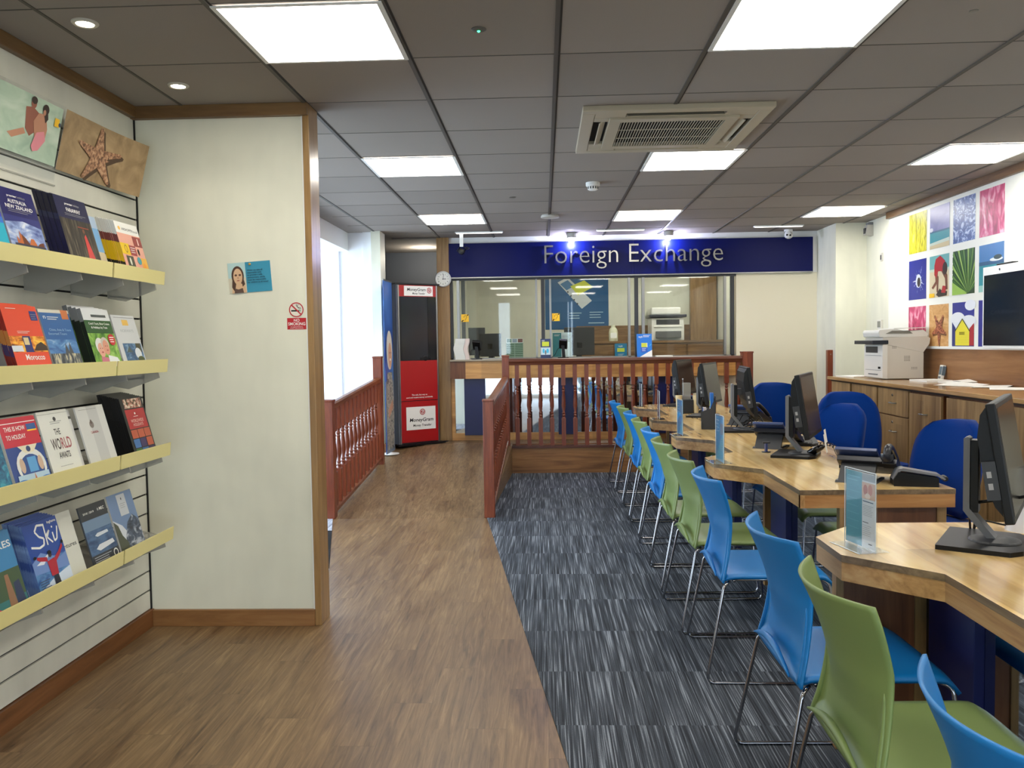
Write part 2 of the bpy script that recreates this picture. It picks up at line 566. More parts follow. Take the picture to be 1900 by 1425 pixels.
class Pic:
    """flat print: coordinates 0..1 across and up a rectangle w x h; each item a hair above the last"""
    def __init__(s, mb, org, U, V, w, h, step=0.00015):
        s.mb = mb; s.o = Vector(org); s.U = Vector(U); s.V = Vector(V); s.N = s.U.cross(s.V)
        s.w = w; s.h = h; s.k = 1; s.step = step

    def p(s, u, v):
        return tuple(s.o + s.U * (u * s.w) + s.V * (v * s.h) + s.N * (s.k * s.step))

    def poly(s, pts, m):
        s.mb.add([s.p(*q) for q in pts], [tuple(range(len(pts)))], m); s.k += 1
        return s

    def rect(s, u0, v0, u1, v1, m):
        return s.poly([(u0, v0), (u1, v0), (u1, v1), (u0, v1)], m)

    def ell(s, cu, cv, ru, rv, m, n=20, a0=0, a1=360):
        return s.poly([(cu + ru * math.cos(math.radians(a0 + (a1 - a0) * i / n)), cv + rv * math.sin(math.radians(a0 + (a1 - a0) * i / n))) for i in range(n if a1 - a0 == 360 else n + 1)], m)

    def ring(s, cu, cv, ru, rv, t, m, n=28):
        vs = []; fs = []
        for i in range(n):
            a = 2 * PI * i / n
            vs.append(s.p(cu + ru * math.cos(a), cv + rv * math.sin(a))); vs.append(s.p(cu + ru * t * math.cos(a), cv + rv * t * math.sin(a)))
        for i in range(n):
            j = (i + 1) % n
            fs.append((2 * i, 2 * j, 2 * j + 1, 2 * i + 1))
        s.mb.add(vs, fs, m); s.k += 1
        return s

    def line(s, pts, t, m):
        """polyline of thickness t (in metres)"""
        for (a, b) in zip(pts[:-1], pts[1:]):
            dx = (b[0] - a[0]) * s.w; dy = (b[1] - a[1]) * s.h
            L = math.hypot(dx, dy) or 1
            nx = -dy / L * t / 2 / s.w; ny = dx / L * t / 2 / s.h
            s.mb.add([s.p(a[0] + nx, a[1] + ny), s.p(a[0] - nx, a[1] - ny), s.p(b[0] - nx, b[1] - ny), s.p(b[0] + nx, b[1] + ny)], [(0, 1, 2, 3)], m)
        s.k += 1
        return s

    def text(s, txt, u, v, cap, m, align='l', width=None, rot=0.0, slant=0.0):
        """cap: capital height as a fraction of h; width: total width as a fraction of w"""
        vs, fs, W = glyphs(txt, 0.016 if cap > 0.07 or txt.startswith('Money') or txt.startswith('NO') else 0.012)
        ch = cap * s.h
        sx = ch if width is None else width * s.w / W
        off = {'l': 0, 'c': -0.5, 'r': -1}[align] * W * sx
        out = []
        c, sn = math.cos(rot), math.sin(rot)
        for x, y in vs:
            X = off + x * sx + slant * y * ch; Y = y * ch
            X, Y = X * c - Y * sn, X * sn + Y * c
            out.append(s.p(u + X / s.w, v + Y / s.h))
        s.mb.add(out, fs, m); s.k += 1
        return s

    def lines(s, u0, u1, v, n, dv, t, m, seed=1):
        """rows of small print too small to read"""
        rr = random.Random(seed)
        for i in range(n):
            e = u1 - (u1 - u0) * rr.uniform(0, 0.25)
            s.rect(u0, v - i * dv, e, v - i * dv + t, m); s.k -= 1
        s.k += 1
        return s


# ================================================================== SETTING
H = 2.556
PF = 0.31       # height of the raised floor at the back
BY = 9.40       # back wall plane
XR = 3.30

# floors
struct(MB().box(-3.6, 3.5, -2.7, 9.0, -0.1, 0.0, FLOORM).build('floor'))
pts = [(0.063 + 0.1352 * (2.7 - (-2.6)), -2.6), (XR + 0.1, -2.6), (XR + 0.1, 8.95), (-0.37, 8.95), (-0.40, 8.0), (-0.465, 6.64)]
struct(MB().prism(pts, 0.0, 0.004, CARP).build('floor_carpet'))
mtl = MB()
dl = [(-1.72, 6.70), (-1.16, 4.33)]
def dX(y):
    return -1.72 + (6.72 - y) * 0.236
mtl.prism([(-3.5, 6.22), (dX(6.22), 6.22), (dX(6.72), 6.72), (-1.8, 8.78), (-3.5, 8.78)], 0, 0.004, MATL)
mtl.prism([(-3.5, 5.15), (dX(5.15), 5.15), (dX(6.22), 6.22), (-3.5, 6.22)], 0, 0.004, MATD)
mtl.prism([(-3.5, 4.26), (dX(4.26), 4.26), (dX(5.15), 5.15), (-3.5, 5.15)], 0, 0.004, MATL)
struct(mtl.build('floor_entrance_matting'))

# ramp and raised floor
rp = MB()
xa, xb = -1.78, -0.41
rp.add([(xa, 6.66, 0.0), (xb - 0.045, 6.66, 0.0), (-0.345, 9.0, PF - 0.002), (-1.66, 9.0, PF - 0.002), (xa, 6.66, -0.05), (xb - 0.045, 6.66, -0.05), (-0.345, 9.0, -0.05), (-1.66, 9.0, -0.05)],
       [(0, 1, 2, 3), (0, 3, 7, 4), (1, 5, 6, 2), (0, 4, 5, 1), (2, 6, 7, 3)], FLOORM)
struct(rp.build('floor_ramp'))
struct(MB().box(-2.0, XR, 9.0, 12.0, -0.05, PF, FLOORM).build('floor_raised'))
struct(MB().box(-0.345, XR, 8.99, 9.0, 0, PF, STEPW).build('floor_raised_edge'))
cr = [(-1.66, 9.0)] + [(-1.66 + 0.62 * math.sin(a) , 9.62 - 0.62 * math.cos(a)) for a in [i * PI / 2 / 8 for i in range(9)]] + [(-1.04, 10.8), (-1.66, 10.8)]
struct(MB().prism([(-1.66, 8.98), (-1.40, 9.0), (-1.22, 9.08), (-1.10, 9.2), (-1.05, 9.38), (-1.12, 9.42), (-1.14, 10.8), (-2.0, 10.8), (-2.0, 9.0), (-1.66, 9.0)], PF, PF + 0.004, CARP).build('floor_carpet_corner'))

# step riser below the balustrade
st = MB()
st.box(-0.375, 2.16, 8.93, 8.99, 0, 0.272, STEPW)
st.box(-0.375, 2.16, 8.915, 9.0, 0.272, 0.298, MAHOGX)
struct(st.build('trim_1'))
struct(MB().box(2.16, 3.0, 8.94, 8.99, 0, PF, STEPW).build('trim_2'))

# ceiling with its exposed grid
cl = MB().box(-3.6, 3.5, -2.7, BY + 0.1, H, H + 0.05, CEILM)
struct(cl.build('ceiling'))
gr = MB()
for i in range(-1, 8):
    x = -1.129 + 0.6 * i
    if i == -1:
        gr.box(x - 0.006, x + 0.006, -2.6, 4.1, H - 0.004, H, GRIDM)
        continue
    if x < 3.28:
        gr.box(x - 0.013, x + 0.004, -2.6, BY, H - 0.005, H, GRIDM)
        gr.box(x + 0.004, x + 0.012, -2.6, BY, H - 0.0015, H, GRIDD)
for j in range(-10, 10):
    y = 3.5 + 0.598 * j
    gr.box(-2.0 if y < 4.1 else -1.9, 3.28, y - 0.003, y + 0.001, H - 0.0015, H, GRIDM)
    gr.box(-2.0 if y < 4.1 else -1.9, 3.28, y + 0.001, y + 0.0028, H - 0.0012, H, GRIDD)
gr.box(-1.74, -1.72, 4.2, BY - 0.7, H - 0.004, H, GRIDM)
struct(gr.build('ceiling_grid'))

# left wall: slatwall panels over a brown baseboard
sl = MB()
sl.box(-2.06, -1.992, -2.6, 4.13, 0, H, GROOVE)
for k in range(24):
    z0 = 0.085 + 0.0965 * k
    z1 = z0 + 0.0965 - 0.009
    if k == 23:
        z1 = 2.50
    sl.box(-1.995, -1.982, -2.6, 4.103, z0 + 0.004, z1 + 0.004 if k < 23 else 2.5, SLAT)
struct(sl.build('wall_left'))
struct(MB().box(-1.992, -1.966, -2.6, 4.11, 0, 0.085, BASEBY).build('baseboard_left'))
struct(MB().box(-1.99, -1.955, -2.6, 4.11, 2.50, H, TRIMY).build('trim_3', bevel=0.003))
# stub wall facing the camera
sw = MB()
sw.box(-2.06, -1.145, 4.112, 4.25, 0.0, H, WHITE)
sw.box(-1.984, -1.976, 4.104, 4.112, 0.08, 2.50, GROOVE)
sw.box(-1.157, -1.15, 4.104, 4.112, 0.08, 2.50, WHITE2)
struct(sw.build('wall_stub'))
tz = MB()
tz.box(-1.150, -1.118, 4.098, 4.262, 0.0, H, TRIMZ)
struct(tz.build('trim_4', bevel=0.003))
struct(MB().box(-1.985, -1.12, 4.075, 4.112, 2.497, H, TRIM).build('trim_5', bevel=0.002))
struct(MB().box(-1.966, -1.15, 4.090, 4.112, 0, 0.082, BASEB).build('baseboard_stub', bevel=0.002))
# wall behind stub (hidden side) and the window bay on the left
lw = MB()
lw.box(-2.10, -2.02, 4.25, 8.85, 2.37, H, WHITE2)       # header over the bay
lw.box(-3.6, -2.06, 4.13, 4.27, 0, H, BAYW)
struct(lw.build('wall_left_header'))
bw = MB()
bw.box(-3.6, -2.02, 8.86, 8.96, 0, H, BAYW)
bw.box(-2.05, -1.86, 8.80, 8.96, 0, H, BAYW)
bw.box(-1.86, -1.76, 8.77, 8.96, 0, H, BAYW)
bw.box(-2.16, -2.13, 8.83, 8.88, 0, 2.37, BAYW)
struct(bw.build('wall_bay_end'))
cm = MB(); cm.box(-1.76, -1.665, 8.70, 9.0, 0, H, WHITE)
struct(cm.build('wall_pillar'))
struct(MB().box(-1.70, -1.652, 8.69, 9.0, 0.18, 0.36, BASEBY).build('baseboard_pillar'))
struct(MB().box(-3.6, -2.10, 4.27, 8.86, 2.37, 2.40, BAYW).build('ceiling_bay'))
# window of the bay: frame and glass, daylight outside
wf = MB()
for y in (4.3, 5.8, 7.3, 8.8):
    wf.box(-3.52, -3.46, y - 0.03, y + 0.03, 0.0, 2.37, WHITE2)
wf.box(-3.52, -3.46, 4.27, 8.86, 0, 0.12, WHITE2); wf.box(-3.52, -3.46, 4.27, 8.86, 2.3, 2.37, WHITE2)
w1 = struct(wf.build('window_1'))
MB().box(-3.495, -3.49, 4.27, 8.86, 0.12, 2.3, GLASS).build('window_pane', w1)

# front wall behind the camera: shop window with frame and glass
fw = MB()
fw.box(-2.1, -1.9, -2.7, -2.5, 0, H, WHITE2); fw.box(3.1, XR + 0.1, -2.7, -2.5, 0, H, WHITE2)
fw.box(-1.9, 3.1, -2.7, -2.5, 2.4, H, WHITE2); fw.box(-1.9, 3.1, -2.7, -2.5, 0, 0.1, WHITE2)
fp = MB()  # unseen poster backs, added to cut window glare in the counter glass
for a_, c_ in ((-1.9, -1.12), (-0.84, 0.62), (0.74, 3.1)):
    fp.box(a_, c_, -2.56, -2.54, 1.0, 2.4, M((150, 146, 136), 0.7))
struct(fp.build('added_glare_blockers'))
struct(fw.build('wall_front'))
wf = MB()
for x in (-1.9, -0.6, 0.65, 1.9, 3.06):
    wf.box(x, x + 0.05, -2.64, -2.58, 0.1, 2.4, DGREY)
wf.box(-1.9, 3.1, -2.64, -2.58, 0.78, 0.86, DGREY)
w2 = struct(wf.build('window_2'))
MB().box(-1.9, 3.1, -2.612, -2.608, 0.1, 2.4, GLASS).build('window_pane', w2)

# dark passage beside the exchange counter
dk = MB()
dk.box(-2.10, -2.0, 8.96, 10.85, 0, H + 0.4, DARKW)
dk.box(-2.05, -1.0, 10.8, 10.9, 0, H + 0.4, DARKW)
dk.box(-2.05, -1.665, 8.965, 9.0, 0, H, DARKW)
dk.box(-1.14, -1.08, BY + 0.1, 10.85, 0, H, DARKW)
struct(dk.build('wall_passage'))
struct(MB().box(-2.05, -1.08, 8.97, 10.9, H + 0.001, H + 0.04, CEILM).build('ceiling_passage'))
struct(MB().box(-1.66, -1.12, 9.36, 9.40, 2.545, H, CEILM).build('trim_6'))

# back wall: bulkhead, white panel, wooden column, under counter mirror
bk = MB()
bk.box(-1.03, XR, BY - 0.01, BY + 0.1, 2.11, H, WHITE2)
bk.box(2.115, XR, BY - 0.005, BY + 0.1, PF, 2.14, CREAMW)
struct(bk.build('wall_back'))
struct(MB().box(-1.165, -1.03, BY - 0.06, BY + 0.1, PF, H, TRIMZ).build('trim_7', bevel=0.003))
ub = MB()
ub.box(-1.03, 2.115, BY - 0.03, BY + 0.02, PF, 0.39, COUNTW)
ub.box(-1.03, -0.99, BY - 0.03, BY + 0.02, 0.39, 1.0, COUNTW)
ub.box(1.50, 2.115, BY - 0.035, BY + 0.02, 0.39, 1.0, CREAMW)
struct(ub.build('trim_8'))
struct(MB().box(-0.99, 1.50, BY - 0.012, BY + 0.02, 0.39, 1.0, MIRROR).build('wall_back_mirror'))
for n_, (a, b) in enumerate(((-0.884, -0.655), (0.156, 0.365), (1.205, 1.418))):
    struct(MB().box(a, b, BY - 0.075, BY - 0.012, 0.37, 1.0, NAVY).build('trim_%d' % (9 + n_), bevel=0.003))

# right wall: pier, plain part and the picture board with cornice
rw = MB()
rw.box(2.99, XR, 8.80, BY + 0.1, 0, H, WHITE)
rw.box(XR, XR + 0.1, -2.7, 12.0, 0, H, WHITE)
struct(rw.build('wall_right'))
pb = MB()
pb.box(3.27, XR, -2.5, 8.16, 1.30, 2.50, M((236, 236, 226), 0.4))
pb.box(3.262, XR, -2.5, 8.165, 1.285, 1.302, WHITE2)
pb.box(3.268, XR, 8.155, 8.163, 0.0, 2.50, WHITE2)
struct(pb.build('wall_right_board'))
struct(MB().box(3.235, XR, -2.5, 8.16, 2.497, H, TRIMY).build('trim_14', bevel=0.003))
struct(MB().box(3.275, XR, -2.5, 8.15, 1.03, 1.287, SPLW).build('trim_15'))

# office behind the glass
of = MB()
of.box(-1.08, XR, 11.6, 11.7, 0, H, WHITE)
struct(of.build('wall_office'))
struct(MB().box(-1.12, -1.04, BY + 0.1, 11.6, 0, H, WHITE).build('wall_office_left'))
struct(MB().box(2.35, 2.45, BY + 0.1, 11.6, PF, H, WHITE).build('wall_office_right'))
struct(MB().box(-1.08, XR, BY + 0.1, 11.7, H, H + 0.04, CEILM).build('ceiling_office'))
dd = MB(); dd.box(1.98, 2.33, 11.50, 11.58, PF, 2.30, TRIMZ)
d1 = struct(dd.build('door_1', bevel=0.004))
MB().box(2.26, 2.30, 11.46, 11.50, 1.3, 1.36, STEEL).build('door_handle', d1)
#@@PART2

# ================================================================== CEILING FITTINGS
def panel_light():
    t = thing('ceiling_light', 'x', 'light')
    f = MB()
    for a in ((-0.295, 0.295, -0.294, -0.280), (-0.295, 0.295, 0.280, 0.294), (-0.295, -0.277, -0.28, 0.28), (0.277, 0.295, -0.28, 0.28)):
        f.box(a[0], a[1], a[2], a[3], -0.010, -0.0055, WHITE2)
    f.build('light_frame', t)
    MB().box(-0.277, 0.277, -0.28, 0.28, -0.009, -0.007, LEDP).build('light_diffuser', t)
    return t


def lx(i):
    return -1.129 + 0.6 * (i + 0.5)


def ly(j):
    return 3.5 + 0.598 * (j - 0.5)


L0 = panel_light()
GL = 'square ceiling light panels'
L0.location = (lx(0), ly(0), H); L0['label'] = 'large glowing ceiling panel at the top left, nearest of the left row'; L0['group'] = GL
for i, j, s in ((0, 4, 'glowing ceiling panel halfway down the left row, beyond the big one'),
                (0, 8, 'small glowing ceiling panel in the left row, nearest the wall clock'),
                (3, 0, 'large glowing ceiling panel at the top right, nearest of the centre row'),
                (3, 4, 'glowing ceiling panel right behind the air conditioning grille'),
                (3, 8, 'small glowing ceiling panel of the centre row above the exchange sign'),
                (6, 4, 'glowing ceiling panel at the right edge above the picture board'),
                (6, 8, 'small glowing ceiling panel near the right wall, before the white pier')):
    again(L0, s, (lx(i), ly(j), H), group=GL)
for i in (0, 3, 6):
    again(L0, 'glowing ceiling panel behind the camera, added out of view to brighten the walls', (lx(i), ly(-4), H), group=GL)
again(L0, 'glowing ceiling panel behind the camera, added out of view to brighten the walls', (lx(6), ly(0), H), group=GL)
for i in (0, 3, 6):  # rearmost row carries on the grid, added out of view to brighten the walls
    again(L0, 'glowing ceiling panel behind the camera, added out of view to brighten the walls', (lx(i), ly(-8), H), group=GL)
GO = 'unseen ceiling panels added to light the exchange office'
for x, y in ((0.3, 10.4), (1.75, 10.4)):  # panels out of sight, put in to light the office
    again(L0, 'unseen ceiling panel added to light the office behind the glass screen', (x, y, H), group=GO)

# slim linear fittings before the bulkhead
def slim():
    t = thing('linear_light', 'x', 'light')
    MB().box(-0.25, 0.25, -0.035, 0.035, -0.012, 0, WHITE2).build('light_frame', t)
    MB().box(-0.24, 0.24, -0.02, 0.02, -0.014, -0.012, emis('slim_lamp', (255, 250, 240), 3.0)).build('light_diffuser', t)
    return t
s0 = slim(); s0.location = (-0.66, 8.93, H); s0['label'] = 'slim white ceiling light strip above the wall camera bracket'; s0['group'] = 'slim ceiling strips'
again(s0, 'slim white ceiling light strip above the middle of the exchange sign', (0.82, 8.95, H), group='slim ceiling strips')
again(s0, 'slim white ceiling light strip beside the dome camera', (2.44, 8.90, H), group='slim ceiling strips')

# round downlights
def downlight():
    t = thing('downlight', 'x', 'light')
    MB().lathe([(0.032, 0), (0.046, 0), (0.046, -0.004), (0.040, -0.009), (0.032, -0.008)], M((196, 190, 176), 0.3), 24, caps=False).build('bezel', t, smooth='auto')
    MB().lathe([(0.031, -0.003), (0.031, -0.0065)], LEDS, 20).build('lamp', t)
    return t
d0 = downlight(); d0.location = (-1.625, 3.03, H); d0['label'] = 'round recessed downlight nearest the camera above the brochure wall'; d0['group'] = 'round downlights'
again(d0, 'round recessed downlight just before the brown cornice of the stub wall', (-1.61, 3.77, H), group='round downlights')
again(d0, 'small downlight in the dark passage beyond the kiosk', (-1.43, 10.25, H), group='round downlights')
for yy, l in ((3.03, (-1.625, 3.03)), (3.77, (-1.61, 3.77)), (10.25, (-1.43, 10.25))):
    sp = bpy.data.lights.new('downlight_beam', 'SPOT' if yy < 9 else 'POINT'); sp.energy = 2.5 if yy < 9 else 6
    if yy < 9:
        sp.spot_size = 1.9; sp.spot_blend = 0.8
    sp.color = (1, 0.93, 0.78); sp.shadow_soft_size = 0.03
    o = bpy.data.objects.new('downlight_beam', sp); o.location = (l[0], l[1], H - (0.02 if yy < 9 else 0.12)); COL.objects.link(o)

# air conditioning cassette
AC = M((176, 166, 144), 0.45, name='aged_cream_plastic')
t = thing('air_conditioner', 'cream square ceiling air conditioning unit with dark slotted grille', 'air conditioner', (0.685, 4.74, H))
b = MB()
o_, i_ = 0.475, 0.33
for a in ((-o_, o_, -o_, -0.41), (-o_, o_, 0.41, o_), (-o_, -0.41, -0.41, 0.41), (0.41, o_, -0.41, 0.41)):
    b.box(a[0], a[1], a[2], a[3], -0.028, 0, AC)
for a in ((-0.41, -0.25, -0.41, -0.33), (0.25, 0.41, -0.41, -0.33), (-0.41, -0.25, 0.33, 0.41), (0.25, 0.41, 0.33, 0.41),
          (-0.41, -0.33, -0.33, -0.25), (-0.41, -0.33, 0.25, 0.33), (0.33, 0.41, -0.33, -0.25), (0.33, 0.41, 0.25, 0.33)):
    b.box(a[0], a[1], a[2], a[3], -0.026, 0, AC)
b.build('casing', t, bevel=0.004)
d = MB(); d.box(-0.41, 0.41, -0.41, 0.41, -0.006, -0.001, M((20, 18, 15), 0.9)); d.build('air_slot', t)
for k in range(4):
    f = MB()
    f.T = Matrix.Rotation(k * PI / 2, 4, 'Z')
    f.add([(-0.245, -0.345, -0.012), (0.245, -0.345, -0.012), (0.245, -0.375, -0.034), (-0.245, -0.375, -0.034), (-0.245, -0.350, -0.010), (0.245, -0.350, -0.010), (0.245, -0.380, -0.032), (-0.245, -0.380, -0.032)],
          [(0, 1, 2, 3), (7, 6, 5, 4), (0, 4, 5, 1), (1, 5, 6, 2), (2, 6, 7, 3), (3, 7, 4, 0)], AC)
    f.build('vane', t)
g = MB()
for a in ((-0.33, 0.33, -0.33, -0.27), (-0.33, 0.33, 0.27, 0.33), (-0.33, -0.27, -0.27, 0.27), (0.27, 0.33, -0.27, 0.27)):
    g.box(a[0], a[1], a[2], a[3], -0.036, -0.006, AC)
for k in range(37):
    x = -0.27 + 0.54 * (k + 0.5) / 37
    g.box(x - 0.0015, x + 0.0015, -0.27, 0.27, -0.034, -0.029, AC)
for y in (-0.09, 0.09):
    g.box(-0.27, 0.27, y - 0.003, y + 0.003, -0.033, -0.029, AC)
g.box(-0.27, 0.27, -0.27, 0.27, -0.012, -0.008, M((14, 14, 14), 0.9))
g.build('grille', t)

# detectors and sensors on the ceiling
def disc_thing(name, label, cat, x, y, prof, m, extra=None):
    t = thing(name, label, cat, (x, y, H))
    MB().lathe(prof, m, 28).build('body', t, smooth='auto')
    if extra:
        extra(t)
    return t
def sd(t):
    b = MB()
    for k in range(12):
        a = 2 * PI * k / 12
        b.T = Matrix.Rotation(a, 4, 'Z')
        b.box(0.034, 0.040, -0.0035, 0.0035, -0.048, -0.030, BLACK)
    b.build('smoke_vent', t)
disc_thing('smoke_detector', 'white round smoke detector hanging from the ceiling', 'smoke detector', 0.378, 6.31, [(0.052, 0), (0.052, -0.022), (0.046, -0.028), (0.038, -0.030), (0.038, -0.050), (0.028, -0.056), (0.01, -0.058)], WHITE2, sd)
disc_thing('wireless_access_point', 'flat pale box on the ceiling tile line far back', 'access point', 0.075, 7.86, [(0.078, 0), (0.078, -0.004), (0.084, -0.010), (0.084, -0.024), (0.06, -0.028)], M((190, 186, 178), 0.5))
disc_thing('ceiling_sensor', 'tiny flat dark disc in a ceiling tile before the access point', 'sensor', -0.233, 6.86, [(0.026, 0), (0.026, -0.003), (0.018, -0.005)], M((96, 90, 84), 0.5))
def led(t):
    MB().lathe([(0.006, -0.0075), (0.004, -0.011)], emis('green_indicator', (60, 255, 150), 4.0), 10).build('indicator', t)
disc_thing('emergency_light', 'small round ceiling fitting with a green indicator near the top edge', 'emergency light', -0.226, 3.205, [(0.028, 0), (0.028, -0.003), (0.018, -0.007)], M((96, 92, 86), 0.5), led)
disc_thing('sprinkler_head', 'tiny round cap in a ceiling tile at the top right', 'sprinkler', 1.563, 3.167, [(0.016, 0), (0.016, -0.003), (0.01, -0.004)], M((130, 126, 118), 0.5))

# spotlights washing the sign
def spotfit(x, label):
    t = thing('spotlight', label, 'spotlight', (x, 9.20, H), group='spotlights above the exchange sign')
    b = MB(); b.lathe([(0.052, 0), (0.052, -0.045), (0.048, -0.05), (0.040, -0.05)], M((180, 178, 172), 0.5), 24); b.build('housing', t, smooth='auto')
    MB().box(-0.02, 0.02, 0.045, 0.075, -0.05, -0.03, M((200, 200, 205), 0.3)).build('arm', t)
    b = MB(); b.lathe([(0.022, -0.055), (0.030, -0.080), (0.028, -0.083)], emis('spot_lamp', (225, 225, 255), 25.0), 16, c=(0, 0.075, 0)); b.build('lamp', t)
    l = bpy.data.lights.new('spotlight_beam', 'POINT'); l.energy = 12.0; l.color = (0.66, 0.68, 1.0); l.shadow_soft_size = 0.02
    o = bpy.data.objects.new('spotlight_beam', l); o.location = (x, 9.26, H - 0.10); COL.objects.link(o)
spotfit(0.318, 'bright spotlight over the word Foreign')
spotfit(1.357, 'bright spotlight over the word Exchange')

# dome camera, bracket camera
t = thing('dome_camera', 'white dome security camera beside the end of the blue sign', 'security camera', (2.64, 9.25, H))
MB().lathe([(0.045, 0), (0.045, -0.02), (0.03, -0.03)], WHITE2, 20).build('mount', t, smooth='auto')
b = MB(); b.lathe([(0.01, 0.045), (0.03, 0.036), (0.043, 0.015), (0.045, -0.01), (0.035, -0.032), (0.015, -0.043)], M((225, 225, 222), 0.3), 20, c=(0, -0.01, -0.055)); b.build('dome', t, smooth=True)
b = MB(); b.lathe([(0.010, -0.062), (0.010, -0.05)], BLACKG, 12, c=(-0.030, 0, -0.062), axis='y'); b.lathe([(0.010, -0.062), (0.010, -0.05)], BLACKG, 12, c=(0.004, 0, -0.066), axis='y'); b.build('lens', t)
t = thing('security_camera', 'black camera on a white drop bracket left of the sign', 'security camera', (-0.85, 8.95, H))
b = MB(); b.box(-0.018, 0.018, -0.018, 0.018, -0.15, 0, WHITE2); b.box(-0.04, 0.04, -0.04, 0.04, -0.012, 0, WHITE2); b.build('bracket', t, bevel=0.003)
b = MB(); b.lathe([(0.012, -0.05), (0.03, -0.045), (0.032, 0.03), (0.02, 0.045)], BLACK, 16, c=(0, 0.0, -0.20), axis='y'); b.build('camera_body', t, smooth='auto')
b = MB(); b.tube([(0.02, 0, -0.15), (0.06, 0, -0.18), (0.08, 0.01, -0.165), (0.055, 0, -0.15), (0.03, 0, -0.20)], 0.006, BLACK, 6); b.tube([(-0.01, 0, -0.15), (-0.05, 0, -0.19), (-0.02, 0, -0.215)], 0.006, BLACK, 6); b.build('cable', t, smooth=True)

# wall gadgets on the right
t = thing('motion_sensor', 'grey boxy motion sensor high in the corner beside the picture board', 'sensor', (XR, 8.66, 2.46))
MB().box(-0.05, 0, -0.035, 0.035, 0.05, 0.075, GREYP).build('bracket', t, bevel=0.003)
MB().prism([(-0.075, -0.05), (0, -0.06), (0, 0.05), (-0.06, 0.05)], -0.035, 0.035, M((170, 168, 160), 0.5), 'y').build('casing', t, bevel=0.004)
MB().box(-0.078, -0.066, -0.022, 0.022, -0.035, 0.02, DGREY).build('sensor_window', t)
t = thing('wall_switch', 'small grey key switch high on the wall left of the pictures', 'switch', (XR, 8.40, 2.166))
MB().box(-0.012, 0, -0.022, 0.022, -0.04, 0.04, M((190, 188, 180), 0.5)).build('plate', t, bevel=0.003)
MB().box(-0.016, -0.012, -0.008, 0.012, -0.025, 0.02, DGREY).build('key', t)
t = thing('thermostat', 'small square thermostat on the wall above the printer', 'thermostat', (XR, 8.42, 1.515))
MB().box(-0.02, 0, -0.05, 0.05, -0.045, 0.045, M((214, 212, 202), 0.5)).build('plate', t, bevel=0.003)
MB().box(-0.023, -0.02, -0.035, 0.035, -0.03, 0.03, M((128, 130, 118), 0.5)).build('screen', t)


# ================================================================== CHAIRS
def shell_back(m):
    b = MB()
    nu, nv = 30, 36
    def fn(a, v):
        u = a * 2 - 1
        hw = 0.235 - 0.022 * math.sin(PI * min(v / 0.9, 1.0)) - 0.012 * v
        xc = -0.222 - 0.020 * v - 0.062 * v * v + 0.020 * math.sin(PI * v)
        wrap = 0.004 + 0.045 * min(1, v * 1.6) + 0.030 * v * v
        x = xc + wrap * abs(u) ** 2.0
        z = 0.405 + 0.41 * v + 0.004 * u * u * v
        if v < 0.52:      # shallow moulded pocket low on the outside
            e = min(1, (0.52 - v) / 0.22) * min(1, max(0, (0.90 - abs(u)) / 0.07)) * min(1, max(0, (v - 0.05) / 0.05))
            x += 0.013 * max(0, e)
        return (x, u * hw, z)
    b.grid(fn, nu, nv, m)
    for sg in (0.045, 0.955):
        pts = []
        for k in range(13):
            v = 0.02 + 0.50 * k / 12
            x, y, z = fn(sg, v)
            pts.append((x - 0.001, y, z))
        b.tube(pts, [0.0055 * math.sqrt(max(0.01, 1 - k / 12)) for k in range(13)], m, 6)
    return b


def side_chair(m, label, grp):
    t = thing('side_chair', label, 'chair', group=grp)
    o = shell_back(m).build('backrest', t, smooth=True, solid=0.007)
    # moulded hand slot near the bottom of the back
    s = MB()
    pts = [(-0.242 + 0.002, -0.19 + 0.38 * k / 14, 0.425 + 0.040 * math.sin(PI * k / 14)) for k in range(15)]
    s.tube(pts, [0.003 + 0.008 * math.sin(PI * k / 14) for k in range(15)], m, 8)
    pts = [(-0.2335, -0.16 + 0.32 * k / 14, 0.432 + 0.022 * math.sin(PI * k / 14)) for k in range(15)]
    s.tube(pts, [0.002 + 0.005 * math.sin(PI * k / 14) for k in range(15)], BLACK if False else m, 6)
    s.build('hand_slot', t, smooth=True)
    q = MB()
    def fn(a, c):
        u = a * 2 - 1
        x = -0.215 + 0.455 * c
        z = 0.435 - 0.010 * math.sin(PI * min(1, c * 1.1)) * (1 - u * u) - 0.012 * u ** 6
        if c > 0.86:
            k = (c - 0.86) / 0.14
            x = -0.215 + 0.455 * (0.86 + 0.10 * k); z -= 0.035 * k * k
        if c < 0.08:
            z -= 0.012 * (1 - c / 0.08)
        return (x, u * (0.215 + 0.015 * c), z)
    q.grid(fn, 16, 18, m)
    q.build('seat', t, smooth=True, solid=0.012)
    for sgn in (-1, 1):
        leg = fillet([(-0.19, sgn * 0.21, 0.405), (-0.215, sgn * 0.236, 0.395), (-0.292, sgn * 0.268, 0.010), (0.235, sgn * 0.268, 0.010), (0.205, sgn * 0.225, 0.405), (0.17, sgn * 0.20, 0.415)], 0.035, 5)
        MB().tube(leg, 0.0062, CHROME, 10).build('leg', t, smooth=True)
    c = MB()
    c.tube([(0.165, -0.21, 0.412), (0.165, 0.21, 0.412)], 0.006, CHROME, 8)
    c.tube([(-0.17, -0.21, 0.408), (-0.17, 0.21, 0.408)], 0.006, CHROME, 8)
    for sgn in (-1, 1):
        c.tube([(-0.17, sgn * 0.20, 0.410), (0.165, sgn * 0.20, 0.414)], 0.006, CHROME, 8)
    c.build('seat_frame', t, smooth=True)
    return t


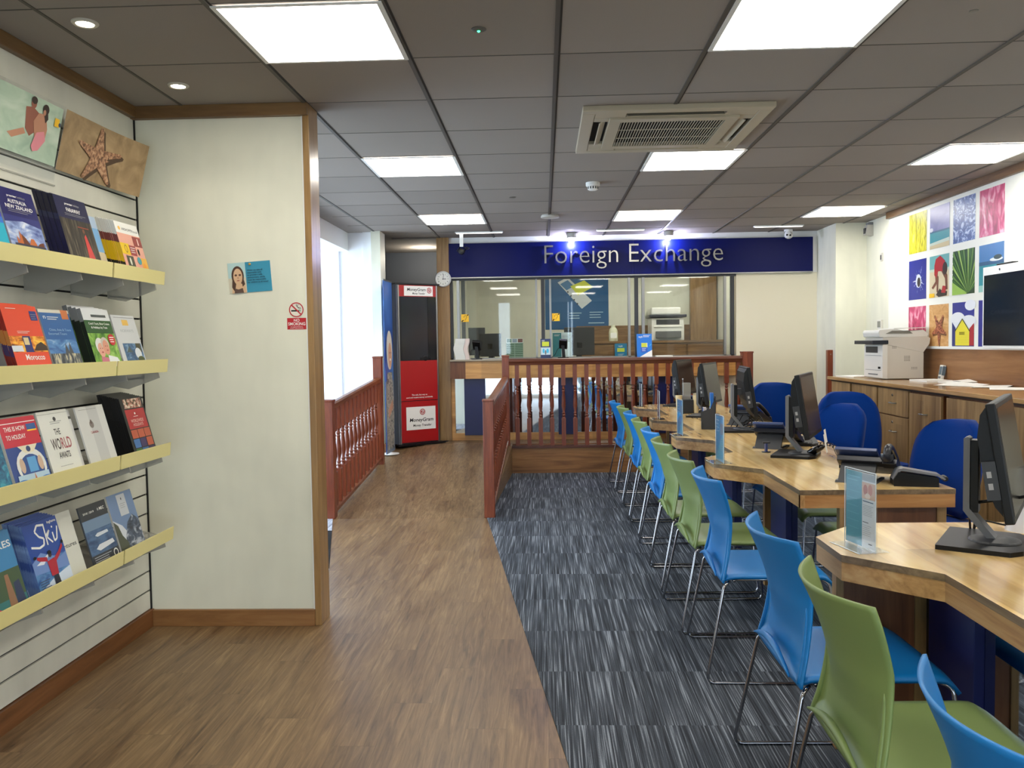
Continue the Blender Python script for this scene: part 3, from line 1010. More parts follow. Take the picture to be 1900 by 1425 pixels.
GB = 'customer chairs along the desks'
CX = 0.925
blue = side_chair(CBLUE, 'blue chair nearest the camera, only its back top showing at the bottom edge', GB)
blue.location = (CX - 0.02, 1.30, 0); blue.rotation_euler = (0, 0, 0.02)
green = side_chair(CGREEN, 'large green chair nearest the camera, second from the bottom edge', GB)
green.location = (CX - 0.01, 2.00, 0); green.rotation_euler = (0, 0, -0.01)
for (proto, y, dx, rz, lab) in ((blue, 2.59, 0.0, 0.01, 'blue chair directly behind the large green one'),
                                (blue, 3.63, 0.01, -0.02, 'blue chair facing the near end of the long desk run'),
                                (green, 4.21, -0.01, 0.02, 'green chair just behind the blue one at the desk end'),
                                (green, 4.86, -0.01, 0.0, 'green chair, the farther of the two green ones standing together'),
                                (blue, 5.46, 0.0, 0.01, 'blue chair behind the pair of green chairs, fifth from the far end'),
                                (green, 6.16, 0.01, 0.0, 'green chair, fourth from the wooden balustrade'),
                                (blue, 6.78, 0.01, -0.01, 'blue chair, third from the wooden balustrade'),
                                (green, 7.40, 0.01, 0.0, 'green chair second from the wooden balustrade'),
                                (blue, 8.02, -0.01, 0.03, 'farthest blue chair, next to the wooden balustrade')):
    again(proto, lab, (CX + dx, y, 0), rz, GB)


# office chairs: upholstered back on a column with a five star base, fronts turned to local +X
def office_chair(label, loc, rz, bw=0.23, bh=0.50, z0=0.50):
    t = thing('office_chair', label, 'office chair', loc, rz, 'blue office chairs behind the desks')
    b = MB()
    nu, nv = 12, 14
    def outline(a, v):
        u = a * 2 - 1
        e = (max(0, (v - 0.72)) / 0.28)
        hw = bw * (0.86 + 0.14 * math.sin(PI * min(1, v * 0.9))) * math.sqrt(max(0.0, 1 - 0.62 * e ** 2.4))
        e2 = max(0, 0.15 - v) / 0.15
        hw *= 1 - 0.22 * e2 ** 2
        return u, hw
    def front(a, v):
        u, hw = outline(a, v)
        return (-0.20 + 0.045 * u * u + 0.03 * math.sin(PI * (v + 0.1)) - 0.06 * v + 0.02 * (1 - u ** 4) * (1 - (2 * v - 1) ** 6), u * hw, z0 + bh * v - 0.03 * max(0, abs(u) - 0.6) * (v ** 3))
    def back(a, v):
        u, hw = outline(1 - a, v)
        return (-0.265 + 0.05 * u * u + 0.03 * math.sin(PI * (v + 0.1)) - 0.06 * v - 0.012 * (1 - u ** 4), u * hw, z0 + bh * v - 0.03 * max(0, abs(u) - 0.6) * (v ** 3))
    b.grid(front, nu, nv, OFFB); b.grid(back, nu, nv, OFFB)
    n1 = (nu + 1) * (nv + 1)
    def idx(i, j):
        return j * (nu + 1) + i
    rim = [(i, 0) for i in range(nu)] + [(nu, j) for j in range(nv)] + [(nu - i, nv) for i in range(nu)] + [(0, nv - j) for j in range(nv)]
    fs = []
    for k in range(len(rim)):
        i, j = rim[k]; i2, j2 = rim[(k + 1) % len(rim)]
        fs.append((idx(i2, j2), idx(i, j), n1 + idx(nu - i, j), n1 + idx(nu - i2, j2)))
    for f in fs:
        b.f.append(f); b.mi.append(0)
    b.build('backrest', t, smooth=True)
    s = MB(); s.prism(rrect(-0.22, 0.25, -0.23, 0.23, 0.07), 0.43, 0.50, OFFB); s.build('seat', t, bevel=0.015, smooth='auto')
    k = MB(); k.tube(fillet([(-0.02, 0, 0.42), (-0.25, 0, 0.42), (-0.29, 0, 0.50), (-0.285, 0, 0.68)], 0.05), 0.014, BLACK, 8); k.build('back_bar', t, smooth=True)
    g = MB(); g.lathe([(0.022, 0.42), (0.022, 0.22), (0.032, 0.22), (0.035, 0.08)], BLACK, 14); g.box(-0.09, 0.09, -0.08, 0.08, 0.40, 0.43, BLACK); g.build('gas_column', t, smooth='auto')
    f = MB()
    for q in range(5):
        f.T = Matrix.Rotation(2 * PI * q / 5 + 0.3, 4, 'Z')
        f.add([(0.02, -0.028, 0.08), (0.02, 0.028, 0.08), (0.02, 0.028, 0.12), (0.02, -0.028, 0.12), (0.30, -0.016, 0.062), (0.30, 0.016, 0.062), (0.30, 0.016, 0.08), (0.30, -0.016, 0.08)],
              [(0, 3, 2, 1), (4, 5, 6, 7), (0, 1, 5, 4), (1, 2, 6, 5), (2, 3, 7, 6), (3, 0, 4, 7)], BLACK)
    f.build('star_base', t, bevel=0.004)
    for q in range(5):
        a = 2 * PI * q / 5 + 0.3
        w = MB(); w.lathe([(0.014, -0.022), (0.028, -0.018), (0.028, 0.018), (0.014, 0.022)], BLACK, 14, c=(0.29 * math.cos(a), 0.29 * math.sin(a), 0.032), axis='y'); w.build('castor', t, smooth='auto')
    return t


def place_office(label, bx, by, rz, **kw):
    """bx,by: where the backrest stands"""
    off = Vector((-0.22, 0, 0)); off.rotate(Matrix.Rotation(rz, 3, 'Z'))
    return office_chair(label, (bx - off.x, by - off.y, 0.004), rz, **kw)


place_office('wide blue office chair between the two black monitors, farthest back', 2.02, 7.45, math.radians(-76), bw=0.25, bh=0.48, z0=0.52)
place_office('largest blue office chair, in front of the wooden cabinets, behind a smaller one', 2.25, 6.35, math.radians(-82), bw=0.23, bh=0.56, z0=0.42)
place_office('small blue office chair tucked in front of the largest one', 1.98, 5.72, math.radians(222), bw=0.17, bh=0.42, z0=0.52)
place_office('blue office chair nearest the camera, turned sideways beside the phone', 1.99, 4.22, math.radians(207), bw=0.18, bh=0.46, z0=0.51)


# ================================================================== DESKS
DT = 0.74
def desk(label, s0, s1, yc, near_end, y2=None):
    t = thing('desk', label, 'desk', (0, 0, 0), group='service desks of light wood')
    XB = 1.74
    o = [(XB, s0), (1.085, s0), (1.085, yc - 0.33), (0.88, yc - 0.115), (0.88, yc + 0.12), (1.085, s1 if s1 - yc < 0.5 else yc + 0.34)]
    if s1 - yc > 0.5:
        o.append((1.085, s1))
    o.append((XB, s1))
    ins = [(XB, s0), (1.087, s0), (1.087, yc - 0.329), (0.882, yc - 0.114), (0.882, yc + 0.119)] + [(1.087, q[1]) for q in o[5:-1]] + [(XB, s1)]
    MB().prism(o, DT - 0.021, DT, DESKT, 'z', DESKE).build('desk_top', t, bevel=0.0015)
    a = MB()
    pts = ins
    for k in range(1, len(pts) - 2):
        (x0, y0), (x1, y1) = pts[k], pts[k + 1]
        dx, dy = x1 - x0, y1 - y0
        L = math.hypot(dx, dy); nx, ny = dy / L * 0.02, -dx / L * 0.02
        a.prism([(x0, y0), (x1, y1), (x1 + nx, y1 + ny), (x0 + nx, y0 + ny)], DT - 0.078, DT - 0.0212, DESKA)
    a.box(1.087, XB - 0.002, s0 + 0.001, s0 + 0.02, DT - 0.078, DT - 0.0212, DESKAX)
    a.box(1.087, XB - 0.002, s1 - 0.02, s1 - 0.001, DT - 0.078, DT - 0.0212, DESKAX)
    a.build('apron', t)
    p = MB()
    yp = s1 - 0.13
    if s0 < 2:
        p.box(0.985, 1.225, yp - 0.012, yp + 0.012, 0.004, DT - 0.078, PEDW)
        p.box(0.965, 0.99, yp - 0.02, yp + 0.02, 0.004, DT - 0.078, TRIMZ)
    p.box(1.225, 1.262, yp - 0.02, yp + 0.02, 0.004, DT - 0.078, TRIMZ)
    p.build('support_panel', t)
    MB().box(1.235, 1.266, yc - 0.19, yc + 0.10, 0.004, DT - 0.078, NAVY).build('leg_panel', t, bevel=0.002)
    m = MB(); m.box(1.266, 1.27, s0 + 0.02, s1 - 0.005, 0.012, DT - 0.079, MIRROR)
    m.box(1.27, 1.288, s0 + 0.02, s1 - 0.005, 0.004, DT - 0.079, PEDW)
    m.build('modesty_panel', t)
    if near_end:
        e = MB(); e.box(1.255, 1.29, s0 + 0.002, s0 + 0.04, 0.004, DT - 0.078, TRIMZ); e.box(1.29, XB - 0.03, s0 + 0.045, s0 + 0.065, 0.004, DT - 0.078, PEDW)
        e.build('end_panel', t)
    e = MB(); e.box(XB - 0.06, XB - 0.02, s1 - 0.06, s1 - 0.02, 0.004, DT - 0.078, TRIMZ); e.box(XB - 0.06, XB - 0.02, s0 + 0.04, s0 + 0.08, 0.004, DT - 0.078, TRIMZ)
    e.build('rear_leg', t)
    return t


desk('light wooden desk nearest the camera at the right edge, standing apart', 1.35, 2.975, 2.65, False)
desk('wooden desk at the near end of the joined run, carrying the phone', 3.63, 4.895, 4.56, True)
desk('second wooden desk of the joined run, with a brochure box on it', 4.897, 6.135, 5.80, False)
desk('third wooden desk of the joined run, with a tall acrylic dispenser behind it', 6.137, 7.375, 7.04, False)
desk('farthest wooden desk, closest to the balustrade', 7.377, 8.66, 8.30, False)
# cable port of the near desk
g = MB(); g.lathe([(0.028, 0.0), (0.045, 0.0), (0.045, 0.003), (0.030, 0.004), (0.028, 0.002)], GREYP, 24)
g.build('cable_grommet'); o = bpy.data.objects['cable_grommet']; o.location = (1.405, 2.83, DT); tag(o, 'round grey cable port in the near desk top', 'cable port')


# ------------------------------------------------------------------ monitors
SCRF = M((18, 18, 20), 0.22, name='screen_face')
def monitor(label, grp='black monitors on the desks'):
    t = thing('computer_monitor', label, 'monitor', group=grp)
    b = MB(); b.prism([(-0.06, -0.15), (0.14, -0.15), (0.17, -0.11), (0.17, 0.11), (0.14, 0.15), (-0.06, 0.15)], 0, 0.014, BLACK); b.build('base', t, bevel=0.004)
    s = MB()
    s.prism([(0.075, 0.014), (0.015, 0.085), (0.000, 0.105), (0.000, 0.33), (0.010, 0.335), (0.018, 0.33), (0.018, 0.112), (0.10, 0.014)], -0.030, 0.030, GREYP, 'y')
    s.lathe([(0.075, 0.014), (0.070, 0.020), (0.03, 0.026)], DGREY, 24, c=(0.085, 0, 0))
    s.build('stand', t, bevel=0.002)
    c = MB(); c.box(0.018, 0.042, -0.026, 0.026, 0.10, 0.325, BLACK); c.box(0.042, 0.075, -0.022, 0.022, 0.255, 0.30, DGREY); c.build('stand_rail', t, bevel=0.002)
    # casing leans back a little
    Tm = Matrix.Translation((0.118, 0, 0.285)) @ Matrix.Rotation(math.radians(-9), 4, 'Y')
    k = MB(); k.T = Tm
    W, Hh = 0.252, 0.172
    k.box(-0.012, 0.014, -W, W, -Hh, Hh, BLACK)
    k.prism([(-0.012, -Hh + 0.02), (-0.03, -Hh + 0.05), (-0.046, -0.05), (-0.046, 0.08), (-0.03, Hh - 0.03), (-0.012, Hh - 0.008)], -W + 0.012, W - 0.012, BLACK, 'y')
    k.build('casing', t, bevel=0.004)
    f = MB(); f.T = Tm; f.box(0.0142, 0.0150, -W + 0.016, W - 0.016, -Hh + 0.02, Hh - 0.016, SCRF); f.build('screen', t)
    p = MB(); p.T = Tm
    p.box(-0.045, -0.010, -W - 0.002, -W + 0.012, -0.10, 0.01, DGREY)
    for zz in (-0.018, -0.052):
        p.add([(-0.036, -W - 0.0025, zz), (-0.024, -W - 0.0025, zz), (-0.024, -W - 0.0025, zz - 0.018), (-0.036, -W - 0.0025, zz - 0.018)], [(0, 1, 2, 3)], M((150, 150, 150), 0.3))
    p.build('side_ports', t)
    return t


m0 = monitor('large black monitor at the right edge on the nearest desk')
m0.location = (1.315, 2.69, DT); m0.rotation_euler = (0, 0, math.radians(-33))
for (x, y, a, lab) in ((1.345, 4.75, -25, 'black monitor with white notes stuck below its screen, on the desk with the phone'),
                       (1.325, 6.05, -7, 'black monitor seen edge on, beside the tangle of cables'),
                       (1.30, 7.24, -24, 'black monitor standing behind the brochure box'),
                       (1.285, 8.45, -27, 'farthest black monitor, right before the balustrade')):
    again(m0, lab, (x, y, DT), math.radians(a), 'black monitors on the desks')
nt_ = MB(); nt_.T = Matrix.Translation((1.48, 4.55, DT + 0.135)) @ Matrix.Rotation(math.radians(-25), 4, 'Z') @ Matrix.Rotation(math.radians(-9), 4, 'Y')
nt_.box(0.006, 0.007, -0.02, 0.03, -0.10, 0.0, PAPER); nt_.T = Matrix.Translation((1.54, 4.72, DT + 0.135)) @ Matrix.Rotation(math.radians(-25), 4, 'Z') @ Matrix.Rotation(math.radians(-9), 4, 'Y')
nt_.box(0.006, 0.007, -0.035, 0.035, -0.065, 0.008, PAPER)
#@@PART3

# ================================================================== BALUSTRADES
def baluster(parent, h, loc):
    """turned spindle: square ends, beads and a tapered waist"""
    key = 'b%.3f' % h
    if key in _mc:
        o = _mc[key].copy(); COL.objects.link(o); o.parent = parent; o.location = loc
        return o
    b = MB()
    w = 0.022
    z1, z2 = 0.36 * h, 0.72 * h
    b.box(-w, w, -w, w, 0, z1 - 0.02, MAHOG)
    b.box(-w, w, -w, w, z2 + 0.02, h, MAHOG)
    p = [(0.017, z1 - 0.02), (0.013, z1 - 0.005), (0.020, z1 + 0.008), (0.013, z1 + 0.02), (0.019, z1 + 0.032), (0.012, z1 + 0.045)]
    m = z2 - z1
    p += [(0.023, z1 + 0.36 * m), (0.021, z1 + 0.55 * m), (0.014, z2 - 0.055)]
    p += [(0.018, z2 - 0.042), (0.012, z2 - 0.030), (0.020, z2 - 0.016), (0.013, z2 - 0.002), (0.017, z2 + 0.02)]
    b.lathe(p, MAHOG, 12)
    o = b.build('baluster', parent, smooth='auto', loc=loc)
    _mc[key] = o
    return o


def post(parent, x, y, z0, z1, w=0.085):
    b = MB()
    h = w / 2
    b.box(-h, h, -h, h, z0, z1 - 0.012, MAHOG)
    b.box(-h - 0.004, h + 0.004, -h - 0.004, h + 0.004, z1 - 0.018, z1, MAHOG)
    return b.build('newel_post', parent, bevel=0.004, loc=(x, y, 0))


def ramp_z(y):
    return max(0.0, (y - 6.66) * PF / 2.34)


def side_rail(label, p0, p1, zt0, zt1, zpost0, zpost1, far=True):
    t = thing('balustrade', label, 'balustrade', group='reddish wooden balustrades')
    post(t, p0[0], p0[1], 0.0, zpost0)
    if far:
        post(t, p1[0], p1[1], 0.0, zpost1)
    d = Vector((p1[0] - p0[0], p1[1] - p0[1], 0)); L = d.length; d.normalize()
    n = Vector((d.y, -d.x, 0))
    def bar(name, za, zb, hw, hh, m):
        b = MB()
        vs = []
        for q, z in ((p0, za), (p1, zb)):
            c = Vector((q[0], q[1], 0)) + d * (0.04 if q is p0 else -0.04)
            for sx, sz in ((-1, -1), (1, -1), (1, 0.5), (0.5, 1), (-0.5, 1), (-1, 0.5)):
                vs.append(tuple(c + n * (sx * hw) + Vector((0, 0, z + sz * hh))))
        b.add(vs, [(5, 4, 3, 2, 1, 0), (6, 7, 8, 9, 10, 11)] + [(i, (i + 1) % 6, 6 + (i + 1) % 6, 6 + i) for i in range(6)], m)
        b.build(name, t)
    bar('handrail', zt0 - 0.022, zt1 - 0.022, 0.034, 0.022, MAHOGY)
    b0, b1 = ramp_z(p0[1]) + 0.05, ramp_z(p1[1]) + 0.05
    bar('bottom_rail', b0, b1, 0.030, 0.018, MAHOGY)
    k = int(L / 0.115)
    for i in range(1, k):
        f = i / k
        c = Vector((p0[0], p0[1], 0)) + d * (L * f)
        za = b0 + (b1 - b0) * f + 0.015; zb = zt0 + (zt1 - zt0) * f - 0.04
        baluster(t, round(zb - za, 3), (c.x, c.y, za))
    return t


side_rail('wooden balustrade on the left side of the ramp, by the bright window bay', (-1.725, 6.69), (-1.635, 8.28), 0.925, 1.065, 0.957, 1.275)
side_rail('wooden balustrade between the wooden ramp and the grey carpet, ending at the corner post', (-0.445, 6.69), (-0.41, 8.91), 0.915, 1.035, 0.945, 1.26, far=False)

t = thing('balustrade', 'long wooden balustrade across the back of the carpet, before the exchange counter', 'balustrade', group='reddish wooden balustrades')
post(t, -0.405, 8.955, 0.0, 1.258, 0.075)
post(t, 2.125, 8.955, PF - 0.03, 1.262, 0.11)
b = MB()
b.prism([(8.925, 1.150), (8.985, 1.150), (8.990, 1.175), (8.996, 1.19), (8.988, 1.212), (8.955, 1.220), (8.922, 1.212), (8.914, 1.19), (8.920, 1.175)], -0.37, 2.07, MAHOGX, 'x')
b.build('handrail', t)
for k in range(20):
    baluster(t, 0.855, (-0.285 + 0.1222 * k, 8.955, 0.297))
t = thing('half_post', 'reddish wooden post fixed against the pier, right of the cream panel', 'post', (2.965, 8.90, 0))
MB().box(-0.03, 0.024, -0.03, 0.03, PF, 1.265, MAHOG).build('newel_post', t, bevel=0.003)
b = MB(); b.lathe([(0.006, -0.033), (0.004, -0.030)], STEEL, 10, axis='y', c=(0, 0, 1.22)); b.build('screw', t)


# ================================================================== EXCHANGE COUNTER
t = thing('fascia_sign', 'long blue sign reading Foreign Exchange in raised silver letters', 'sign')
SIGNB.node_tree.nodes['Principled BSDF'].inputs['Specular IOR Level'].default_value = 0.15
b = MB(); b.box(-1.03, 0.998, BY - 0.06, BY - 0.01, 2.118, 2.487, SIGNB); b.box(1.0, 2.93, BY - 0.06, BY - 0.01, 2.118, 2.487, SIGNB); b.build('sign_board', t, bevel=0.002)
MB().box(-1.03, 2.93, BY - 0.058, BY - 0.01, 2.105, 2.117, ALU).build('lower_edge', t)


def raised(parent, ch, x, z, sx, sz, y, depth, m, name='letter'):
    vs, fs, W = glyphs(ch, -0.012)
    n = len(vs)
    V = [(x + a * sx, y, z + c * sz) for a, c in vs] + [(x + a * sx, y + depth, z + c * sz) for a, c in vs]
    F = [tuple(f) for f in fs] + [tuple(i + n for i in f[::-1]) for f in fs]
    cnt = {}
    for f in fs:
        for i in range(len(f)):
            e = (f[i], f[(i + 1) % len(f)]); cnt[e] = cnt.get(e, 0) + 1
    for (a, c) in cnt:
        if (c, a) not in cnt:
            F.append((c, a, a + n, c + n))
    mb = MB(); mb.add(V, F, m)
    return mb.build(name, parent)


word = 'Foreign Exchange'
Wt = glyphs(word)[2]
sx = (1.964 - 0.023) / Wt
for k, ch in enumerate(word):
    if ch == ' ':
        continue
    adv = glyphs(word[:k + 1])[2] - glyphs(ch)[2]
    raised(t, ch, 0.023 + adv * sx, 2.248, sx, 0.205, BY - 0.090, 0.018, STEEL)

t = thing('service_counter', 'light wood counter with a narrow ledge under the glass screen', 'counter')
b = MB(); b.box(-1.028, 2.115, BY - 0.17, BY + 0.30, 1.192, 1.212, M((150, 138, 118), 0.3)); b.build('ledge', t, bevel=0.004)
b = MB(); b.box(-1.028, 2.112, BY - 0.14, BY - 0.11, 1.0, 1.192, COUNTW); b.box(-1.028, -0.86, BY - 0.145, BY - 0.11, 1.0, 1.192, PEDW); b.box(-1.0, 2.112, BY - 0.11, BY + 0.02, 1.0, 1.012, COUNTW); b.build('apron', t)

w3 = MB()
for a, c, dk_ in ((-1.03, -1.0, 1), (-0.955, -0.925, 0), (-0.084, -0.062, 0), (-0.021, 0.018, 1), (0.070, 0.092, 0), (0.936, 0.962, 0), (1.010, 1.048, 1), (1.088, 1.118, 0), (1.985, 2.008, 0), (2.058, 2.095, 1)):
    w3.box(a, c, BY - 0.008, BY + 0.045, 1.212, 2.11, DGREY if dk_ else ALU)
w3.box(-1.03, 2.115, BY - 0.012, BY + 0.05, 2.085, 2.112, DGREY)
w3.box(-1.03, 2.115, BY - 0.008, BY + 0.05, 1.212, 1.224, ALU)
w3o = struct(w3.build('window_3'))
for a, c in ((-1.0, -0.062), (0.0, 1.02), (1.04, 2.07)):
    MB().box(a, c, BY + 0.018, BY + 0.024, 1.22, 2.09, GLASS).build('glass_pane', w3o)

YEL = M((250, 196, 30), 0.5)
def ear_sticker(x, z, label):
    t = thing('hearing_loop_sticker', label, 'sticker', group='yellow hearing loop stickers')
    mb = MB(); mb.box(x, x + 0.085, BY + 0.0165, BY + 0.0175, z, z + 0.085, YEL)
    p = Pic(mb, (x, BY + 0.0165, z), (1, 0, 0), (0, 0, 1), 0.085, 0.085, 0.0003)
    p.line([(0.35, 0.55), (0.38, 0.75), (0.55, 0.85), (0.70, 0.75), (0.72, 0.55), (0.6, 0.4), (0.55, 0.25), (0.42, 0.2)], 0.005, M((120, 90, 20), 0.5))
    p.poly([(0.05, 0.02), (0.16, 0.02), (0.34, 0.20), (0.26, 0.29), (0.05, 0.12)], BLACK)
    p.poly([(0.72, 0.86), (0.86, 0.98), (0.97, 0.98), (0.97, 0.88), (0.80, 0.78)], BLACK)
    o = mb.build('sticker_face', t)
ear_sticker(-0.912, 1.628, 'yellow ear symbol sticker on the left glass pane, nearest the clock')
ear_sticker(0.098, 1.622, 'yellow ear symbol sticker on the middle glass pane, before the blue poster')

# clock on the wooden column
t = thing('wall_clock', 'round white wall clock on the wooden column', 'clock', (-1.095, BY - 0.06, 2.10))
b = MB(); b.lathe([(0.088, 0.0), (0.088, -0.022), (0.082, -0.032), (0.074, -0.030), (0.070, -0.022)], M((214, 214, 210), 0.35), 36, axis='y'); b.build('rim', t, smooth='auto')
b = MB(); b.lathe([(0.072, -0.018), (0.072, -0.0235)], PAPER, 36, axis='y')
p = Pic(b, (-0.072, -0.0235, -0.072), (1, 0, 0), (0, 0, 1), 0.144, 0.144, 0.0003)
for k in range(12):
    a = PI / 2 - 2 * PI * k / 12
    p.text(str(k if k else 12), 0.5 + 0.38 * math.cos(a), 0.455 + 0.38 * math.sin(a), 0.095, BLACK, 'c')
b.build('dial', t)
for nm, an, L, wd_ in (('minute_hand', 82, 0.052, 0.004), ('hour_hand', 0, 0.034, 0.006)):
    b = MB(); a = math.radians(an)
    b.T = Matrix.Rotation(-a, 4, 'Y')
    b.box(-0.008, L, -0.0285, -0.027, -wd_ / 2, wd_ / 2, BLACK); b.build(nm, t)

# ---- things standing on the ledge
LZ = 1.212
t = thing('paper_stack', 'tall wavy stack of folded white forms at the left end of the ledge', 'paper stack', (-0.90, BY - 0.09, LZ))
for s_, x0, x1, m in ((0, -0.078, 0.03, PAPER), (1, 0.032, 0.075, M((232, 214, 206), 0.6))):
    b = MB()
    N = 46
    for k in range(N):
        z = k * 0.0050
        wv = 0.010 * math.sin(k / N * 7.5 + 1.0) + random.uniform(-0.001, 0.001)
        b.box(x0 + wv, x1 + wv, -0.05, 0.05, z, z + 0.0042, m)
    b.build('forms', t)


def terminal(label, x, y=BY - 0.10):
    t = thing('card_terminal', label, 'card terminal', (x, y, LZ), group='card terminals on stands')
    MB().prism(rrect(-0.06, 0.06, -0.05, 0.05, 0.02), 0, 0.010, BLACKG).build('foot', t, bevel=0.002)
    MB().prism([(-0.012, 0.01), (0.024, 0.01), (0.012, 0.15), (-0.020, 0.15)], -0.018, 0.018, BLACK, 'y').build('stand', t, bevel=0.003)
    b = MB(); b.T = Matrix.Translation((0.0, -0.012, 0.155)) @ Matrix.Rotation(math.radians(-40), 4, 'X') @ Matrix.Rotation(math.radians(8), 4, 'Y')
    b.box(-0.045, 0.045, -0.07, 0.07, -0.015, 0.015, BLACK); o = b.build('terminal_body', t, bevel=0.006)
    b = MB(); b.T = Matrix.Translation((0.0, -0.012, 0.155)) @ Matrix.Rotation(math.radians(-40), 4, 'X') @ Matrix.Rotation(math.radians(8), 4, 'Y')
    b.box(-0.033, 0.033, 0.015, 0.055, 0.0152, 0.017, M((70, 74, 110), 0.2)); b.build('display', t)
    b = MB(); b.T = Matrix.Translation((0.0, -0.012, 0.155)) @ Matrix.Rotation(math.radians(-40), 4, 'X') @ Matrix.Rotation(math.radians(8), 4, 'Y')
    for i in range(3):
        for j in range(4):
            b.box(-0.03 + i * 0.022, -0.014 + i * 0.022, -0.055 + j * 0.015, -0.045 + j * 0.015, 0.015, 0.018, GREYP)
    b.build('keys', t)
    b = MB(); b.tube([(-0.02, 0.0, 0.13), (-0.06, 0.01, 0.10), (-0.09, 0.02, 0.04), (-0.13, 0.02, 0.006)], 0.003, BLACK, 6); b.build('cable', t, smooth=True)
terminal('black card terminal beside the stack of white forms', -0.735)
terminal('black card terminal with a curly cable in front of the middle glass pane', 0.215)

BLU1 = M((16, 116, 206), 0.4); BLU2 = M((10, 70, 140), 0.4); TEAL = M((0, 120, 160), 0.4); LIME = M((206, 214, 60), 0.5); CYAN = M((60, 180, 220), 0.4)


def upright_card(name, label, cat, loc, w, h, draw, rz=0.0, lean=8, group=None, back=PAPER, stand=True):
    t = thing(name, label, cat, loc, rz, group)
    b = MB(); b.T = Matrix.Rotation(math.radians(-lean), 4, 'X')
    b.box(-w / 2, w / 2, 0.0, 0.002, 0, h, back)
    p = Pic(b, (-w / 2, 0.0, 0), (1, 0, 0), (0, 0, 1), w, h, 0.0003)
    draw(p); b.build('card', t)
    if stand:
        s = MB(); s.prism([(0.002, 0.0), (0.06, 0.0), (0.02, h * 0.6)], -w * 0.2, w * 0.2, back, 'x'); s.build('strut', t)
    return t


def dr_blue(p):
    p.rect(0, 0, 1, 1, BLU1)
    p.poly([(0.18, 0), (1, 0), (1, 0.30)], PAPER)
    p.text('tuyk', 0.12, 0.84, 0.075, PAPER, width=0.28)
    p.lines(0.42, 0.92, 0.93, 3, 0.035, 0.014, PAPER)
    p.rect(0.30, 0.42, 0.66, 0.60, LIME)
    p.poly([(0.84, 0.50), (0.95, 0.57), (0.97, 0.54), (0.86, 0.47)], CYAN)
    p.rect(0.26, 0.2, 0.70, 0.42, M((30, 90, 190), 0.4))
    p.lines(0.34, 0.62, 0.36, 3, 0.05, 0.012, PAPER)
upright_card('leaflet_display', 'blue and white advertising card with a lime rectangle, standing before the right pane', 'display card', (1.105, BY - 0.08, LZ), 0.165, 0.255, dr_blue)


def dr_box(p):
    p.rect(0, 0, 1, 1, M((40, 56, 96), 0.4)); p.rect(0.15, 0.62, 0.85, 0.85, LIME); p.text('tuyk', 0.12, 0.88, 0.07, PAPER, width=0.3)
    p.rect(0.02, 0.18, 0.98, 0.56, M((200, 220, 228), 0.4)); p.ell(0.3, 0.38, 0.10, 0.12, CYAN); p.ell(0.7, 0.38, 0.12, 0.12, CYAN); p.ell(0.5, 0.30, 0.08, 0.12, GREYP)
upright_card('leaflet_holder', 'small leaflet holder between the left and middle panes of the counter', 'leaflet holder', (0.022, BY - 0.07, LZ), 0.11, 0.215, dr_box, lean=4)


def dr_teal(p):
    p.rect(0, 0, 1, 1, TEAL); p.rect(0.2, 0.38, 0.8, 0.66, LIME); p.text('tuyk', 0.3, 0.76, 0.11, PAPER, width=0.36); p.lines(0.25, 0.75, 0.2, 2, 0.08, 0.02, PAPER)
upright_card('leaflet_display', 'small teal card with a lime rectangle behind the middle pane', 'display card', (0.865, BY + 0.12, LZ), 0.135, 0.15, dr_teal, lean=3)


def dr_folder(p):
    p.rect(0, 0, 1, 1, M((214, 226, 228), 0.4)); p.rect(0.02, 0.02, 0.46, 0.98, M((30, 130, 140), 0.4)); p.lines(0.1, 0.4, 0.9, 2, 0.04, 0.015, PAPER); p.lines(0.5, 0.95, 0.88, 6, 0.05, 0.012, GREYP)
upright_card('information_card', 'teal and white information card behind the middle pane', 'display card', (0.21, BY + 0.16, LZ), 0.22, 0.285, dr_folder, lean=2)


def dr_rack(p):
    p.rect(0, 0, 1, 1, M((150, 170, 150), 0.4)); p.rect(0, 0.78, 1, 1, PAPER)
    for k, c in enumerate(((70, 100, 60), (150, 160, 170), (120, 70, 60))):
        p.rect(0.03 + k * 0.33, 0.80, 0.31 + k * 0.33, 0.98, M(c, 0.5))
    for r in range(8):
        for c in range(2):
            p.rect(0.02 + c * 0.5, 0.02 + r * 0.095, 0.48 + c * 0.5, 0.065 + r * 0.095, M((46, 84, 46), 0.5))
upright_card('rate_card', 'green and white striped rate card behind the left pane', 'display card', (-0.325, BY + 0.14, LZ), 0.19, 0.225, dr_rack, lean=4)
t = thing('note_pad', 'flat white pad on the ledge beside the blue advertising card', 'pad', (1.32, BY - 0.05, LZ))
MB().prism(rrect(-0.09, 0.09, -0.05, 0.05, 0.01), 0, 0.014, PAPER).build('pad', t, bevel=0.003)


